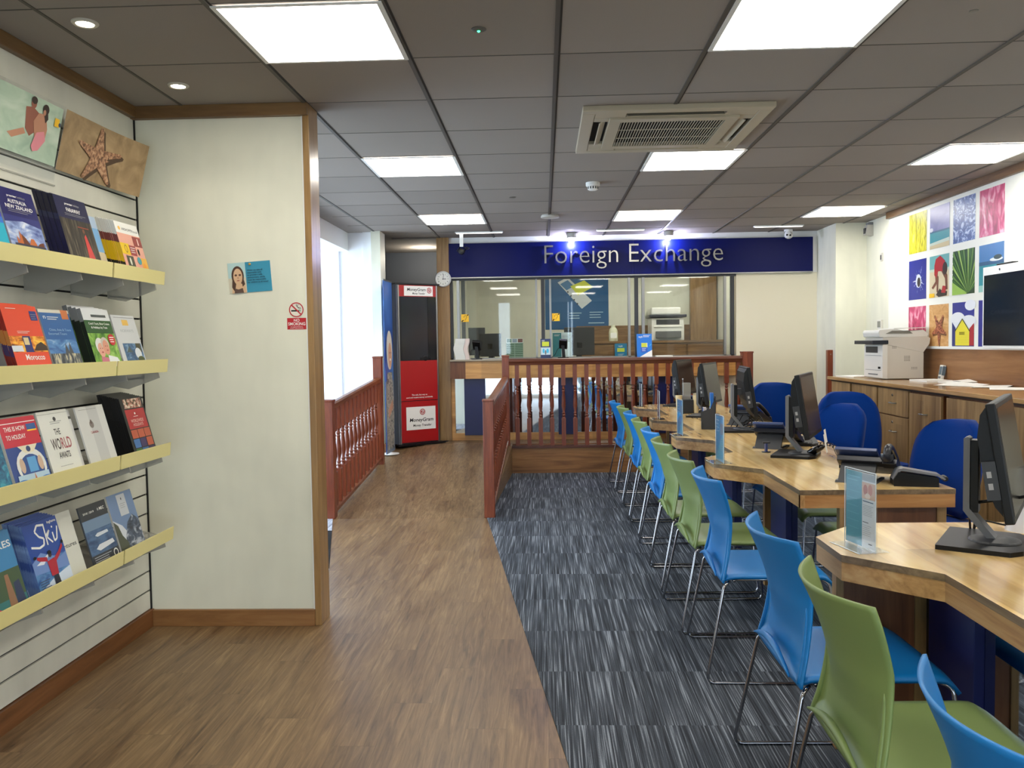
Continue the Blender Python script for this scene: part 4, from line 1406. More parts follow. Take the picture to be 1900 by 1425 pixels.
# ---- behind the glass
def back_monitor(label, x, y, w, h, z, rz):
    t = thing('office_monitor', label, 'monitor', (x, y, z), rz, 'dark monitors behind the glass screen')
    MB().box(-w / 2, w / 2, -0.025, 0.0, 0.03, h, DGREY).build('casing', t, bevel=0.005)
    MB().box(-0.03, 0.03, -0.0265, -0.025, 0.12, 0.18, BLACKG).build('rear_port', t)
    MB().box(-0.03, 0.03, 0.0, 0.04, 1.0905 - z, 0.06, BLACK).build('stand', t)
DESKB = thing('office_desk', 'inner desk of the exchange office behind the counter ledge', 'desk', (0, 0, 0))
MB().box(-1.0, 2.0, BY + 0.36, BY + 0.95, 1.06, 1.09, COUNTW).build('desk_top', DESKB)
MB().box(-1.0, -0.97, BY + 0.36, BY + 0.95, PF, 1.06, COUNTW).build('side_panel', DESKB)
MB().box(1.97, 2.0, BY + 0.36, BY + 0.95, PF, 1.06, COUNTW).build('side_panel', DESKB)
back_monitor('dark monitor behind the left pane, the farther and smaller one', -0.80, BY + 0.75, 0.20, 0.36, 1.215, 0.1)
back_monitor('dark monitor behind the left pane, beside the green rate card', -0.62, BY + 0.55, 0.27, 0.30, 1.20, -0.35)
back_monitor('dark monitor behind the middle pane under the blue poster', 0.42, BY + 0.62, 0.36, 0.36, 1.20, 0.12)

t = thing('poster', 'large dark blue poster of a phone on the office wall behind the glass', 'poster')
PB = M((14, 82, 130), 0.35)
b = MB(); b.box(0.03, 0.89, 11.592, 11.598, 1.56, 2.33, PB)
p = Pic(b, (0.03, 11.592, 1.56), (1, 0, 0), (0, 0, 1), 0.86, 0.77, 0.0006)
p.poly([(0.20, 0.83), (0.36, 0.92), (0.74, 0.50), (0.58, 0.36)], M((200, 206, 206), 0.3))
p.poly([(0.24, 0.80), (0.36, 0.87), (0.46, 0.76), (0.34, 0.69)], M((60, 110, 150), 0.4))
for k in range(4):
    p.ell(0.36 + k * 0.05, 0.66 - k * 0.07, 0.012, 0.016, DGREY)
p.poly([(0.40, 0.76), (0.62, 0.86), (0.76, 0.74), (0.52, 0.60)], LIME)
p.lines(0.38, 0.58, 0.28, 3, 0.045, 0.012, M((170, 200, 215), 0.5)); p.lines(0.70, 0.92, 0.29, 3, 0.045, 0.012, M((170, 200, 215), 0.5)); p.lines(0.68, 0.94, 0.10, 1, 0.04, 0.014, M((170, 200, 215), 0.5))
b.build('print', t)

t = thing('sideboard', 'wooden cabinet row along the back wall of the exchange office', 'cabinet')
SB = wood('office_cabinet_wood', (92, 64, 36), (124, 92, 56), (146, 114, 76), 'x', 0.4)
MB().box(0.45, 2.33, 11.05, 11.58, PF, 1.36, SB).build('body', t)
MB().box(0.43, 2.34, 11.02, 11.59, 1.36, 1.39, SB).build('top', t, bevel=0.003)
MB().box(0.45, 2.34, 11.56, 11.60, 1.39, 1.60, SB).build('splashback', t)
for k in range(4):
    d = MB().box(0.47 + k * 0.465, 0.91 + k * 0.465, 11.03, 11.05, 1.06, 1.34, SB).build('drawer', t, bevel=0.003)
    b = MB(); b.box(0.62 + k * 0.465, 0.76 + k * 0.465, 11.015, 11.03, 1.19, 1.20, STEEL); b.build('handle', d)
t = thing('sanitiser_bottle', 'small white bottle with a pale label on the office cabinet', 'bottle', (0.92, 11.2, 1.39))
b = MB(); b.lathe([(0.055, 0), (0.06, 0.01), (0.06, 0.12), (0.05, 0.16), (0.03, 0.18), (0.03, 0.21)], M((220, 220, 190), 0.4), 16); b.build('bottle', t, smooth='auto')
MB().box(-0.04, 0.04, -0.062, -0.058, 0.04, 0.11, PAPER).build('label', t)


def mfp(t, W=0.42, D=0.42):
    """all-in-one printer, front towards -Y, width W along X"""
    b = MB(); b.box(-W / 2, W / 2, 0, D, 0.0, 0.29, PWHITE); b.box(-W / 2 + 0.03, W / 2 - 0.03, -0.012, 0, 0.17, 0.19, PWHITE); b.build('body', t, bevel=0.012)
    MB().box(-W / 2 - 0.03, W / 2 + 0.03, -0.03, D, 0.30, 0.335, M((30, 34, 46), 0.4)).build('control_panel', t, bevel=0.006)
    MB().box(-W / 2 + 0.0, W / 2 - 0.04, 0.02, D, 0.336, 0.43, PWHITE).build('scanner_lid', t, bevel=0.015)
    MB().box(-W / 2 + 0.06, W / 2 - 0.06, -0.003, 0.02, 0.205, 0.27, DGREY).build('output_slot', t)
    MB().box(-W / 2 + 0.05, W / 2 - 0.05, -0.09, 0.0, 0.03, 0.12, M((90, 92, 92), 0.4)).build('paper_tray', t, bevel=0.006)
    return t
mfp(thing('office_printer', 'white printer with a dark band on the office cabinet behind the glass', 'printer', (1.62, 11.1, 1.39)))

# ================================================================== KIOSK, BANNER
RED = M((166, 16, 18), 0.35); KGREY = M((92, 96, 108), 0.4)
t = thing('money_transfer_kiosk', 'tall red and grey money transfer kiosk with a dark glass front', 'kiosk', (-1.335, 9.0, PF + 0.004), math.radians(38))
MB().prism([(-0.29, -0.05), (0.29, -0.05), (0.25, 0.30), (-0.25, 0.30)], 0, 0.018, BLACK).build('base_plate', t, bevel=0.003)
b = MB(); b.box(-0.225, 0.225, 0.012, 0.25, 0.018, 1.70, M((58, 60, 66), 0.5)); b.build('cabinet', t)
for sg in (-1, 1):
    b = MB(); b.prism([(sg * 0.225, -0.002), (sg * 0.252, 0.012), (sg * 0.262, 0.12), (sg * 0.245, 0.25), (sg * 0.225, 0.25)], 0.018, 1.705, KGREY); b.build('side_panel', t, bevel=0.003)
    MB().box(sg * 0.232 - 0.008, sg * 0.232 + 0.008, -0.006, 0.0, 0.018, 1.70, ALU).build('edge_strip', t)
b = MB(); b.box(-0.27, 0.27, -0.01, 0.26, 1.705, 1.72, BLACK); b.build('top_cap', t)
b = MB(); b.box(-0.224, 0.224, -0.002, 0.012, 1.58, 1.70, RED)
p = Pic(b, (-0.224, -0.002, 1.58), (1, 0, 0), (0, 0, 1), 0.448, 0.12, 0.0004)
p.rect(0.14, 0.06, 0.92, 0.94, PAPER); p.text('MoneyGram', 0.22, 0.50, 0.26, BLACK, width=0.50, slant=0.15); p.text('Money Transfer', 0.36, 0.20, 0.17, BLACK, width=0.34, slant=0.15)
p.ell(0.82, 0.56, 0.065, 0.26, RED); p.ring(0.82, 0.56, 0.048, 0.19, 0.75, PAPER); p.line([(0.795, 0.5), (0.83, 0.56), (0.815, 0.66)], 0.005, PAPER)
b.build('header_panel', t)
b = MB(); b.box(-0.224, 0.224, 0.0, 0.012, 0.905, 1.58, M((36, 38, 42), 0.12)); b.box(-0.224, -0.205, -0.004, 0.0, 0.905, 1.58, BLACK); b.box(0.12, 0.224, -0.004, 0.0, 0.905, 1.58, BLACKG); b.build('glass_front', t)
b = MB(); b.lathe([(0.03, -0.008), (0.02, -0.012)], BLACK, 16, axis='y', c=(0.08, 0, 0.925)); b.box(0.02, 0.14, -0.01, -0.002, 0.905, 0.93, BLACK); b.build('handset_rest', t)
b = MB(); b.box(-0.224, 0.224, -0.004, 0.012, 0.475, 0.90, RED)
p = Pic(b, (-0.224, -0.004, 0.475), (1, 0, 0), (0, 0, 1), 0.448, 0.425, 0.0004)
p.text('The safe, fast way to', 0.5, 0.125, 0.035, PAPER, 'c', width=0.42); p.text('send and receive money worldwide', 0.5, 0.06, 0.035, PAPER, 'c', width=0.72)
b.build('upper_red_panel', t)
b = MB(); b.box(-0.224, 0.224, -0.004, 0.012, 0.03, 0.468, RED)
p = Pic(b, (-0.224, -0.004, 0.03), (1, 0, 0), (0, 0, 1), 0.448, 0.438, 0.0004)
p.rect(0.13, 0.30, 0.93, 0.86, PAPER); p.text('MoneyGram', 0.22, 0.50, 0.085, BLACK, width=0.64, slant=0.15); p.text('Money Transfer', 0.31, 0.38, 0.055, BLACK, width=0.50, slant=0.15)
p.ell(0.57, 0.73, 0.075, 0.075, RED); p.ring(0.57, 0.73, 0.056, 0.056, 0.78, PAPER); p.line([(0.55, 0.70), (0.58, 0.73), (0.565, 0.77)], 0.006, PAPER); p.line([(0.59, 0.76), (0.575, 0.71)], 0.006, PAPER)
b.build('lower_red_panel', t)

t = thing('banner_stand', 'narrow upright banner of a smiling person under blue sky, seen almost edge on', 'banner', (-1.588, 8.63, ramp_z(8.63)), math.radians(90 - 2.5))
b = MB(); b.T = Matrix.Rotation(0.0, 4, 'Z'); b.lathe([(0.085, 0), (0.085, 0.008), (0.02, 0.014)], PAPER, 24); b.build('base', t, smooth='auto')
SKYG = blotch('banner_sky', [(0.35, (20, 50, 130)), (0.6, (70, 120, 190))], 1.6, (1, 1, 0.8), 0.2)
b = MB(); b.box(-0.19, 0.19, -0.003, 0.003, 0.02, 1.77, SKYG)
for sd_ in (1, -1):
    p = Pic(b, (-0.19 if sd_ > 0 else 0.19, -0.003 * sd_, 0.02), (sd_, 0, 0), (0, 0, 1), 0.38, 1.75, 0.0004)
    p.rect(0, 0, 1, 0.42, M((120, 134, 150), 0.5))
    p.ell(0.55, 0.60, 0.34, 0.115, M((206, 200, 186), 0.6))
    p.ell(0.60, 0.57, 0.20, 0.075, M((198, 150, 120), 0.6))
    p.ell(0.62, 0.545, 0.07, 0.008, M((240, 236, 230), 0.5)); p.ell(0.53, 0.585, 0.03, 0.006, BLACK); p.ell(0.70, 0.585, 0.03, 0.006, BLACK)
    p.poly([(0.15, 0.02), (0.1, 0.30), (0.25, 0.47), (0.8, 0.47), (0.95, 0.28), (0.9, 0.02)], blotch('banner_dress', [(0.4, (60, 64, 66)), (0.5, (200, 196, 180)), (0.6, (110, 120, 110))], 22, (1, 1, 1)))
    p.poly([(0.25, 0.25), (0.8, 0.31), (0.85, 0.26), (0.3, 0.20)], M((196, 150, 122), 0.6))
b.build('print', t)
MB().box(-0.19, 0.19, -0.006, 0.006, 1.77, 1.785, ALU).build('top_bar', t)

# ================================================================== NOTICES ON THE STUB WALL
CX_ = 4.104
t = thing('notice', 'small turquoise notice with a portrait, pinned crookedly on the stub wall', 'notice', (-1.431, 4.112, 1.728))
b = MB(); b.T = Matrix.Rotation(math.radians(-3.5), 4, 'Y')
b.T = Matrix.Rotation(math.radians(-3.5), 4, 'Y')
w_, h_ = 0.212, 0.148
b.box(-w_ / 2, w_ / 2, -0.003, -0.0015, -h_ / 2, h_ / 2, PAPER)
p = Pic(b, (-w_ / 2, -0.003, -h_ / 2), (1, 0, 0), (0, 0, 1), w_, h_, 0.0003)
TQ = M((52, 142, 172), 0.5); SK = M((214, 176, 138), 0.6); HR = M((78, 52, 38), 0.7)
p.rect(0.41, 0, 1, 1, TQ); p.rect(0, 0, 0.41, 1, M((176, 206, 204), 0.5)); p.rect(0, 0.0, 0.41, 0.5, M((206, 198, 176), 0.5))
p.ell(0.22, 0.56, 0.145, 0.33, HR); p.poly([(0.06, 0.0), (0.08, 0.22), (0.18, 0.32), (0.28, 0.32), (0.38, 0.24), (0.40, 0.0)], SK)
p.poly([(0.10, 0.6), (0.07, 0.2), (0.13, 0.05), (0.17, 0.3), (0.14, 0.55)], HR); p.poly([(0.33, 0.6), (0.38, 0.28), (0.32, 0.2), (0.29, 0.5)], HR)
p.ell(0.225, 0.54, 0.105, 0.27, SK); p.ell(0.18, 0.59, 0.03, 0.035, M((96, 64, 48), 0.6)); p.ell(0.275, 0.59, 0.03, 0.035, M((96, 64, 48), 0.6))
p.ell(0.228, 0.50, 0.016, 0.035, M((190, 140, 108), 0.6)); p.ell(0.228, 0.41, 0.035, 0.018, M((170, 96, 84), 0.6))
p.poly([(0.12, 0.0), (0.14, 0.16), (0.22, 0.12), (0.32, 0.16), (0.34, 0.0)], M((92, 70, 60), 0.7))
for k, s_ in enumerate(('Whilst we take all', 'reasonable care', 'to provide a safe', 'environment, adults', 'must be responsible', 'for children at all times!')):
    p.text(s_, 0.45, 0.70 - k * 0.080, 0.052, M((8, 26, 44), 0.5), width=(0.36, 0.33, 0.35, 0.41, 0.43, 0.48)[k])
b.build('print', t)
b = MB(); b.lathe([(0.002, -0.003), (0.006, -0.006), (0.006, -0.010), (0.003, -0.012)], M((196, 160, 90), 0.3, 0.6), 12, axis='y', c=(0.002, 0, 0.063)); b.build('drawing_pin', t, smooth='auto')

t = thing('no_smoking_sign', 'no smoking sign with a crossed cigarette above a red panel', 'sign', (-1.206, 4.112, 1.469))
RS = M((186, 24, 36), 0.45)
b = MB(); b.box(-0.047, 0.047, -0.0015, 0, 0, 0.056, RS)
p = Pic(b, (-0.047, -0.0015, 0), (1, 0, 0), (0, 0, 1), 0.094, 0.056, 0.0003)
p.text('NO', 0.5, 0.68, 0.24, PAPER, 'c', width=0.30); p.text('SMOKING', 0.5, 0.36, 0.26, PAPER, 'c', width=0.90)
p.text('It is against the law to', 0.5, 0.20, 0.07, PAPER, 'c', width=0.62); p.text('smoke in these premises', 0.5, 0.08, 0.07, PAPER, 'c', width=0.70)
b.build('red_panel', t)
b = MB(); b.lathe([(0.037, 0), (0.037, -0.0012)], M((224, 222, 208), 0.5), 32, axis='y', c=(0, 0, 0.096))
p = Pic(b, (-0.036, -0.0012, 0.060), (1, 0, 0), (0, 0, 1), 0.072, 0.072, 0.0003)
p.rect(0.14, 0.38, 0.62, 0.48, BLACK); p.rect(0.64, 0.38, 0.70, 0.48, BLACK); p.rect(0.72, 0.38, 0.80, 0.48, M((120, 160, 140), 0.5))
p.line([(0.80, 0.52), (0.80, 0.62), (0.66, 0.64), (0.56, 0.70), (0.48, 0.82), (0.54, 0.86)], 0.0022, BLACK); p.line([(0.73, 0.52), (0.70, 0.58), (0.60, 0.66), (0.56, 0.80), (0.68, 0.84)], 0.0018, BLACK)
p.ring(0.5, 0.5, 0.5, 0.5, 0.86, RS)
p.line([(0.17, 0.83), (0.83, 0.17)], 0.0062, RS)
b.build('symbol', t)
#@@PART4

# ================================================================== BROCHURE WALL
# poster holder high on the slatwall
WATERP = blotch('poster_shallow_sea', [(0.3, (150, 176, 156)), (0.5, (178, 200, 178)), (0.7, (200, 214, 196))], 5, (1, 1, 2.2), 0.8)
SANDP = blotch('poster_sand', [(0.3, (136, 110, 76)), (0.55, (166, 138, 100)), (0.75, (186, 158, 118))], 9, (1, 1, 1), 1.0)
STARP = blotch('poster_starfish', [(0.35, (96, 62, 42)), (0.5, (166, 116, 84)), (0.62, (206, 164, 128))], 70, (1, 1, 1), 0.2)


def star_pts(cu, cv, R, r, rot, n=5, asp=1.0, wob=0.0, seed=2):
    rr = random.Random(seed)
    out = []
    for k in range(n):
        a = rot + 2 * PI * k / n
        for da, rad in ((-0.30, r * 1.05), (-0.11, R * 0.62), (-0.07, R * 0.93), (0.0, R), (0.07, R * 0.93), (0.11, R * 0.62)):
            q = rad * (1 + rr.uniform(-wob, wob))
            out.append((cu + q * math.cos(a + da) * asp, cv + q * math.sin(a + da)))
        a2 = a + PI / n
        out.append((cu + r * math.cos(a2) * asp, cv + r * math.sin(a2)))
    return out


def star_pic(p, cu, cv, R, asp, rot, m, sh):
    for q in ((0.03, -0.04, sh), (0, 0, m)):
        for k in range(5):
            a = rot + 2 * PI * k / 5
            pts = []
            for da, rad in ((-PI / 5, 0.36), (-0.16, 0.70), (-0.07, 0.95), (0, 1.0), (0.07, 0.95), (0.16, 0.70), (PI / 5, 0.36)):
                pts.append((cu + q[0] + R * rad * math.cos(a + da) * asp, cv + q[1] + R * rad * math.sin(a + da)))
            pts.append((cu + q[0], cv + q[1]))
            p.poly(pts, q[2]); p.k -= 0.5
        p.k += 1


t = thing('poster', 'faded poster of a couple wading in shallow sea, high on the brochure wall', 'poster', (-1.965, 2.62, 2.125), 0, 'posters above the brochures')
t.rotation_euler = (0, math.radians(12), 0)
b = MB(); b.box(-0.002, 0, 0, 0.765, 0, 0.232, WATERP)
p = Pic(b, (0.0, 0, 0), (0, 1, 0), (0, 0, 1), 0.765, 0.232, 0.0004)
SK1 = M((150, 92, 74), 0.6); SK2 = M((190, 136, 108), 0.6); HR1 = M((58, 44, 38), 0.7); PK = M((222, 140, 150), 0.6)
p.poly([(0.58, 0.28), (0.70, 0.44), (0.72, 0.36), (0.62, 0.22)], SK2)
p.poly([(0.695, 0.78), (0.71, 0.44), (0.75, 0.34), (0.80, 0.46), (0.80, 0.76), (0.75, 0.82)], SK1)
p.ell(0.752, 0.88, 0.022, 0.085, SK1); p.ell(0.752, 0.93, 0.024, 0.06, HR1)
p.poly([(0.765, 0.60), (0.80, 0.76), (0.86, 0.78), (0.885, 0.55), (0.875, 0.32), (0.80, 0.26)], SK2)
p.ell(0.852, 0.86, 0.026, 0.085, HR1); p.poly([(0.83, 0.86), (0.86, 0.93), (0.88, 0.72), (0.86, 0.64)], HR1); p.ell(0.842, 0.80, 0.012, 0.05, SK2)
p.poly([(0.77, 0.20), (0.80, 0.44), (0.86, 0.50), (0.88, 0.36), (0.83, 0.16), (0.79, 0.12)], PK)
p.rect(0.935, 0.66, 0.975, 0.80, YEL); p.ell(0.98, 0.71, 0.012, 0.035, M((60, 70, 90), 0.5))
b.build('print', t)
h = MB(); h.box(-0.006, -0.004, -0.02, 0.785, -0.07, 0.245, ACRY); h.box(-0.004, 0.004, -0.02, 0.785, -0.075, -0.07, ACRYS); h.build('acrylic_holder', t)

t = thing('poster', 'curled poster of a starfish on sand in the corner above the brochures', 'poster', (-1.965, 3.395, 2.118), 0, 'posters above the brochures')
t.rotation_euler = (0, math.radians(14), 0)
b = MB()
W_, H_ = 0.60, 0.245
def cp(a, c):
    bend = 0.045 * max(0, a - 0.45) ** 2 * 4
    return (bend, a * W_ - 0.08 * a * (1 - c) * 0, c * H_)
n0 = 14
b.grid(lambda a, c: (cp(a, c)[0] - 0.0015, cp(a, c)[1], cp(a, c)[2]), n0, 2, SANDP)
b.grid(lambda a, c: (cp(1 - a, c)[0] - 0.003, cp(1 - a, c)[1], cp(1 - a, c)[2]), n0, 2, PAPER)
class CPic(Pic):
    def p(s, u, v):
        x, y, z = cp(u, v)
        return (x + s.k * 0.0004, y, z)
p = CPic(b, (0, 0, 0), (0, 1, 0), (0, 0, 1), W_, H_, 0.0004)
star_pic(p, 0.47, 0.45, 0.52, 0.55, 0.35, STARP, M((84, 64, 46), 0.7))
b.build('print', t)

# shelves
ROWS = {1: 1.737, 2: 1.337, 3: 0.950, 4: 0.556}
LIPX = -1.745


def shelf(label, y0, y1, zt, ys):
    t = thing('brochure_shelf', label, 'shelf', (0, 0, 0), 0, 'brochure shelves with yellowed edge strips')
    b = MB()
    b.add([(-1.98, y0, zt + 0.0), (LIPX - 0.004, y0, zt - 0.052), (LIPX - 0.004, y1, zt - 0.052), (-1.98, y1, zt + 0.0),
           (-1.98, y0, zt - 0.006), (LIPX - 0.004, y0, zt - 0.058), (LIPX - 0.004, y1, zt - 0.058), (-1.98, y1, zt - 0.006)],
          [(0, 1, 2, 3), (7, 6, 5, 4), (0, 4, 5, 1), (2, 6, 7, 3), (0, 3, 7, 4)], ACRYS)
    b.build('shelf_plate', t)
    MB().prism([(LIPX - 0.004, zt - 0.058), (LIPX + 0.002, zt - 0.060), (LIPX + 0.008, zt), (LIPX + 0.004, zt)], y0, y1, YSTRIP, 'y').build('edge_strip', t, bevel=0.001)
    for y in ys:
        MB().prism([(-1.981, zt - 0.008), (-1.76, zt - 0.060), (-1.755, zt - 0.085), (-1.90, zt - 0.135), (-1.981, zt - 0.120)], y - 0.004, y + 0.004, ACRYS, 'y').build('bracket', t)
    return t


rn = {1: 'top', 2: 'second', 3: 'third', 4: 'lowest'}
for r, zt in ROWS.items():
    shelf('long brochure shelf with a yellowed edge strip, %s row, left section' % rn[r], 2.2, 3.385, zt, (2.35, 2.84, 3.18))
    shelf('short brochure shelf with a yellowed edge strip, %s row, beside the stub wall' % rn[r], 3.397, 3.855, zt, (3.50, 3.80))

TILT = math.radians(-15)


def brochure(name_label, row, y, w, h, th, bands, draw, n=1, grp=None, stack_label=None, x=-1.752, back=0.0, dy=0.0, cat='brochure'):
    """front copy with its printed cover; n-1 plain copies leaning behind it"""
    zt = ROWS[row]
    z = zt - 0.048 + back * 0.22
    def body(parent):
        b = MB(); z0 = 0.0
        for f, m in bands:
            b.box(-th, 0, 0, w, z0 * h, (z0 + f) * h, m); z0 += f
        return b
    b = body(None)
    o = b.build('brochure', bevel=0)
    o.location = (x - back, y, z); o.rotation_euler = (0, TILT, 0)
    tag(o, name_label, cat, grp)
    c = MB(); c.box(-0.0002, 0.0002, 0, w, 0, h, bands[0][1])
    p = Pic(c, (0.0003, 0, 0), (0, 1, 0), (0, 0, 1), w, h, 0.00015)
    draw(p)
    c.build('cover', o)
    ca, sa = math.cos(TILT), math.sin(TILT)
    for k in range(1, n):
        q = o.copy(); COL.objects.link(q)
        d = k * (th + 0.0006)
        q.location = (x - back - d * ca * 1.0, y + dy * k + random.uniform(-0.0015, 0.0015), z + d * 0.22 + random.uniform(-0.001, 0.001))
        q['label'] = stack_label
        q['group'] = grp
        cc = o.children[0].copy(); COL.objects.link(cc); cc.parent = q
    return o


def C(r, g, b_, ro=0.32):
    return M((r, g, b_), ro)


DN = C(16, 18, 66); NV2 = C(30, 30, 96); GREYC = C(150, 150, 150); 
SEA1 = blotch('cover_sunset_sky', [(0.3, (70, 84, 150)), (0.5, (150, 170, 214)), (0.7, (232, 236, 240))], 14, (1, 1, 2.5), 0.6)
DARKF = blotch('cover_dark_forest', [(0.4, (28, 24, 24)), (0.55, (60, 50, 44)), (0.7, (110, 100, 84))], 30, (1, 3, 0.3), 0.3)
CLOUD = blotch('cover_blue_cloud', [(0.35, (40, 86, 150)), (0.55, (90, 140, 190)), (0.72, (190, 210, 224))], 12, (1, 1, 2), 0.8)
GREENF = blotch('cover_green_leaves', [(0.35, (60, 110, 30)), (0.55, (120, 170, 60)), (0.7, (170, 206, 110))], 22, (1, 1, 1), 0.8)
DGREEN = C(20, 40, 24); OCEAN = blotch('cover_ocean', [(0.35, (30, 66, 100)), (0.55, (70, 110, 150)), (0.7, (150, 180, 200))], 24, (1, 1, 2), 0.6)
MTNM = blotch('cover_mountain', [(0.35, (40, 48, 62)), (0.5, (74, 86, 106)), (0.66, (190, 196, 206))], 20, (1, 1, 1.6), 1.0)
SUNS = blotch('cover_orange_evening', [(0.35, (90, 44, 14)), (0.5, (226, 130, 20)), (0.65, (250, 200, 70))], 22, (1, 1, 2), 0.6)
CITY = blotch('cover_city_skyline', [(0.38, (30, 34, 40)), (0.5, (90, 96, 100)), (0.62, (206, 196, 160))], 40, (1, 2, 0.6), 0.3)
SKYB = C(44, 96, 156)


def d_tur(p):
    p.rect(0, 0, 1, 1, C(70, 70, 190)); p.rect(0, 0, 1, 0.48, C(40, 180, 206)); p.rect(0, 0.46, 1, 0.54, C(60, 120, 210)); p.text('premier', 0.3, 0.86, 0.035, PAPER)


def d_aus(p):
    p.rect(0, 0, 1, 1, NV2); p.rect(0, 0, 1, 0.62, SEA1); p.poly([(0, 0.62), (1, 0.62), (1, 0.5), (0.5, 0.56), (0, 0.52)], C(46, 50, 120))
    p.text('premier', 0.26, 0.885, 0.03, PAPER, width=0.26); p.text('holidays', 0.53, 0.885, 0.03, GREYC, width=0.22)
    p.text('AUSTRALIA', 0.24, 0.80, 0.05, PAPER, width=0.50); p.text('NEW ZEALAND', 0.14, 0.725, 0.05, PAPER, width=0.74)
    p.lines(0.18, 0.85, 0.70, 2, 0.025, 0.006, GREYC)
    O = C(196, 108, 56); O2 = C(110, 56, 34)
    p.poly([(0.18, 0.24), (0.20, 0.34), (0.26, 0.27), (0.30, 0.42), (0.40, 0.24)], O); p.poly([(0.34, 0.24), (0.34, 0.38), (0.44, 0.32), (0.52, 0.24)], O2)
    p.poly([(0.50, 0.24), (0.58, 0.33), (0.66, 0.33), (0.72, 0.24)], O); p.poly([(0.70, 0.23), (0.80, 0.28), (0.92, 0.30), (0.92, 0.22)], O2); p.rect(0.1, 0.12, 0.95, 0.24, C(60, 60, 80))


def d_far(p):
    p.rect(0, 0, 1, 1, DN); p.rect(0, 0, 1, 0.70, DARKF)
    p.text('premier', 0.30, 0.895, 0.03, PAPER, width=0.24); p.text('holidays', 0.55, 0.895, 0.03, GREYC, width=0.20); p.text('FARAWAY', 0.30, 0.80, 0.052, PAPER, width=0.44)
    p.lines(0.22, 0.90, 0.77, 2, 0.02, 0.005, GREYC)
    RDc = C(200, 60, 60); p.poly([(0.60, 0.18), (0.64, 0.48), (0.70, 0.52), (0.80, 0.22), (0.82, 0.16)], RDc); p.ell(0.665, 0.56, 0.03, 0.03, C(120, 70, 50)); p.rect(0.50, 0.60, 0.86, 0.615, C(140, 60, 40))


def d_beach(p):
    p.rect(0, 0, 1, 1, C(120, 170, 214)); p.rect(0, 0, 1, 0.40, C(206, 190, 160)); p.rect(0, 0.8, 1, 1, C(170, 190, 214))


def d_air(p):
    p.rect(0, 0, 1, 1, C(232, 168, 148)); p.rect(0, 0.80, 1, 1, PAPER); p.text('AIRSHOPPEN.co.uk', 0.26, 0.86, 0.045, C(60, 60, 60), width=0.70); p.ell(0.16, 0.885, 0.05, 0.035, C(236, 180, 60))
    p.rect(0.62, 0.60, 1, 0.78, C(150, 54, 52)); p.rect(0, 0.42, 0.38, 0.62, C(236, 196, 20)); p.rect(0.36, 0.42, 0.64, 0.60, C(160, 60, 64)); p.rect(0.12, 0.2, 0.42, 0.40, C(66, 66, 50)); p.rect(0.74, 0.10, 1, 0.40, C(230, 176, 60))
    p.ell(0.66, 0.34, 0.09, 0.07, C(60, 150, 160)); p.lines(0.40, 0.62, 0.55, 3, 0.04, 0.012, PAPER); p.rect(0.80, 0.63, 0.85, 0.75, C(240, 200, 190)); p.ell(0.74, 0.50, 0.035, 0.06, BLACK); p.ell(0.25, 0.30, 0.04, 0.07, C(220, 220, 200)); p.ring(0.20, 0.52, 0.06, 0.07, 0.8, C(120, 100, 10))
    p.ell(0.84, 0.22, 0.05, 0.09, C(240, 150, 40))


def d_mor(p):
    p.rect(0, 0, 1, 1, C(226, 74, 42)); p.rect(0, 0.36, 1, 0.58, SUNS); p.rect(0.0, 0.37, 0.30, 0.45, C(214, 220, 226)); p.rect(0.36, 0.36, 0.58, 0.58, C(30, 40, 110)); p.rect(0.38, 0.46, 0.52, 0.56, C(220, 200, 150)); p.poly([(0.60, 0.38), (0.70, 0.46), (0.86, 0.50), (1, 0.44), (1, 0.38)], C(60, 40, 24))
    p.text('Morocco', 0.30, 0.255, 0.075, PAPER, width=0.54); p.rect(0.76, 0.80, 0.96, 0.93, C(28, 48, 120)); p.lines(0.78, 0.95, 0.88, 3, 0.03, 0.006, GREYC); p.rect(0.12, 0.95, 0.40, 0.957, PAPER); p.lines(0.26, 0.62, 0.64, 2, 0.022, 0.006, PAPER)


def d_city(p):
    p.rect(0, 0, 1, 1, CLOUD); p.rect(0, 0.55, 1, 0.95, SKYB); p.rect(0, 0.95, 1, 1, C(210, 206, 190)); p.rect(0, 0.12, 1, 0.34, CITY); p.poly([(0.5, 0.34), (0.58, 0.50), (0.64, 0.36), (0.72, 0.52), (0.78, 0.34)], C(70, 74, 80)); p.rect(0.0, 0.0, 1, 0.14, C(50, 46, 40))
    p.rect(0.72, 0.86, 0.95, 1.0, C(196, 112, 60)); p.text('n', 0.10, 0.86, 0.06, PAPER, width=0.08); p.lines(0.22, 0.6, 0.88, 2, 0.03, 0.010, PAPER); p.text('China, Asia & Tours', 0.18, 0.68, 0.034, C(150, 180, 210), width=0.72); p.text('Escorted Tours', 0.12, 0.62, 0.034, C(150, 180, 210), width=0.6)


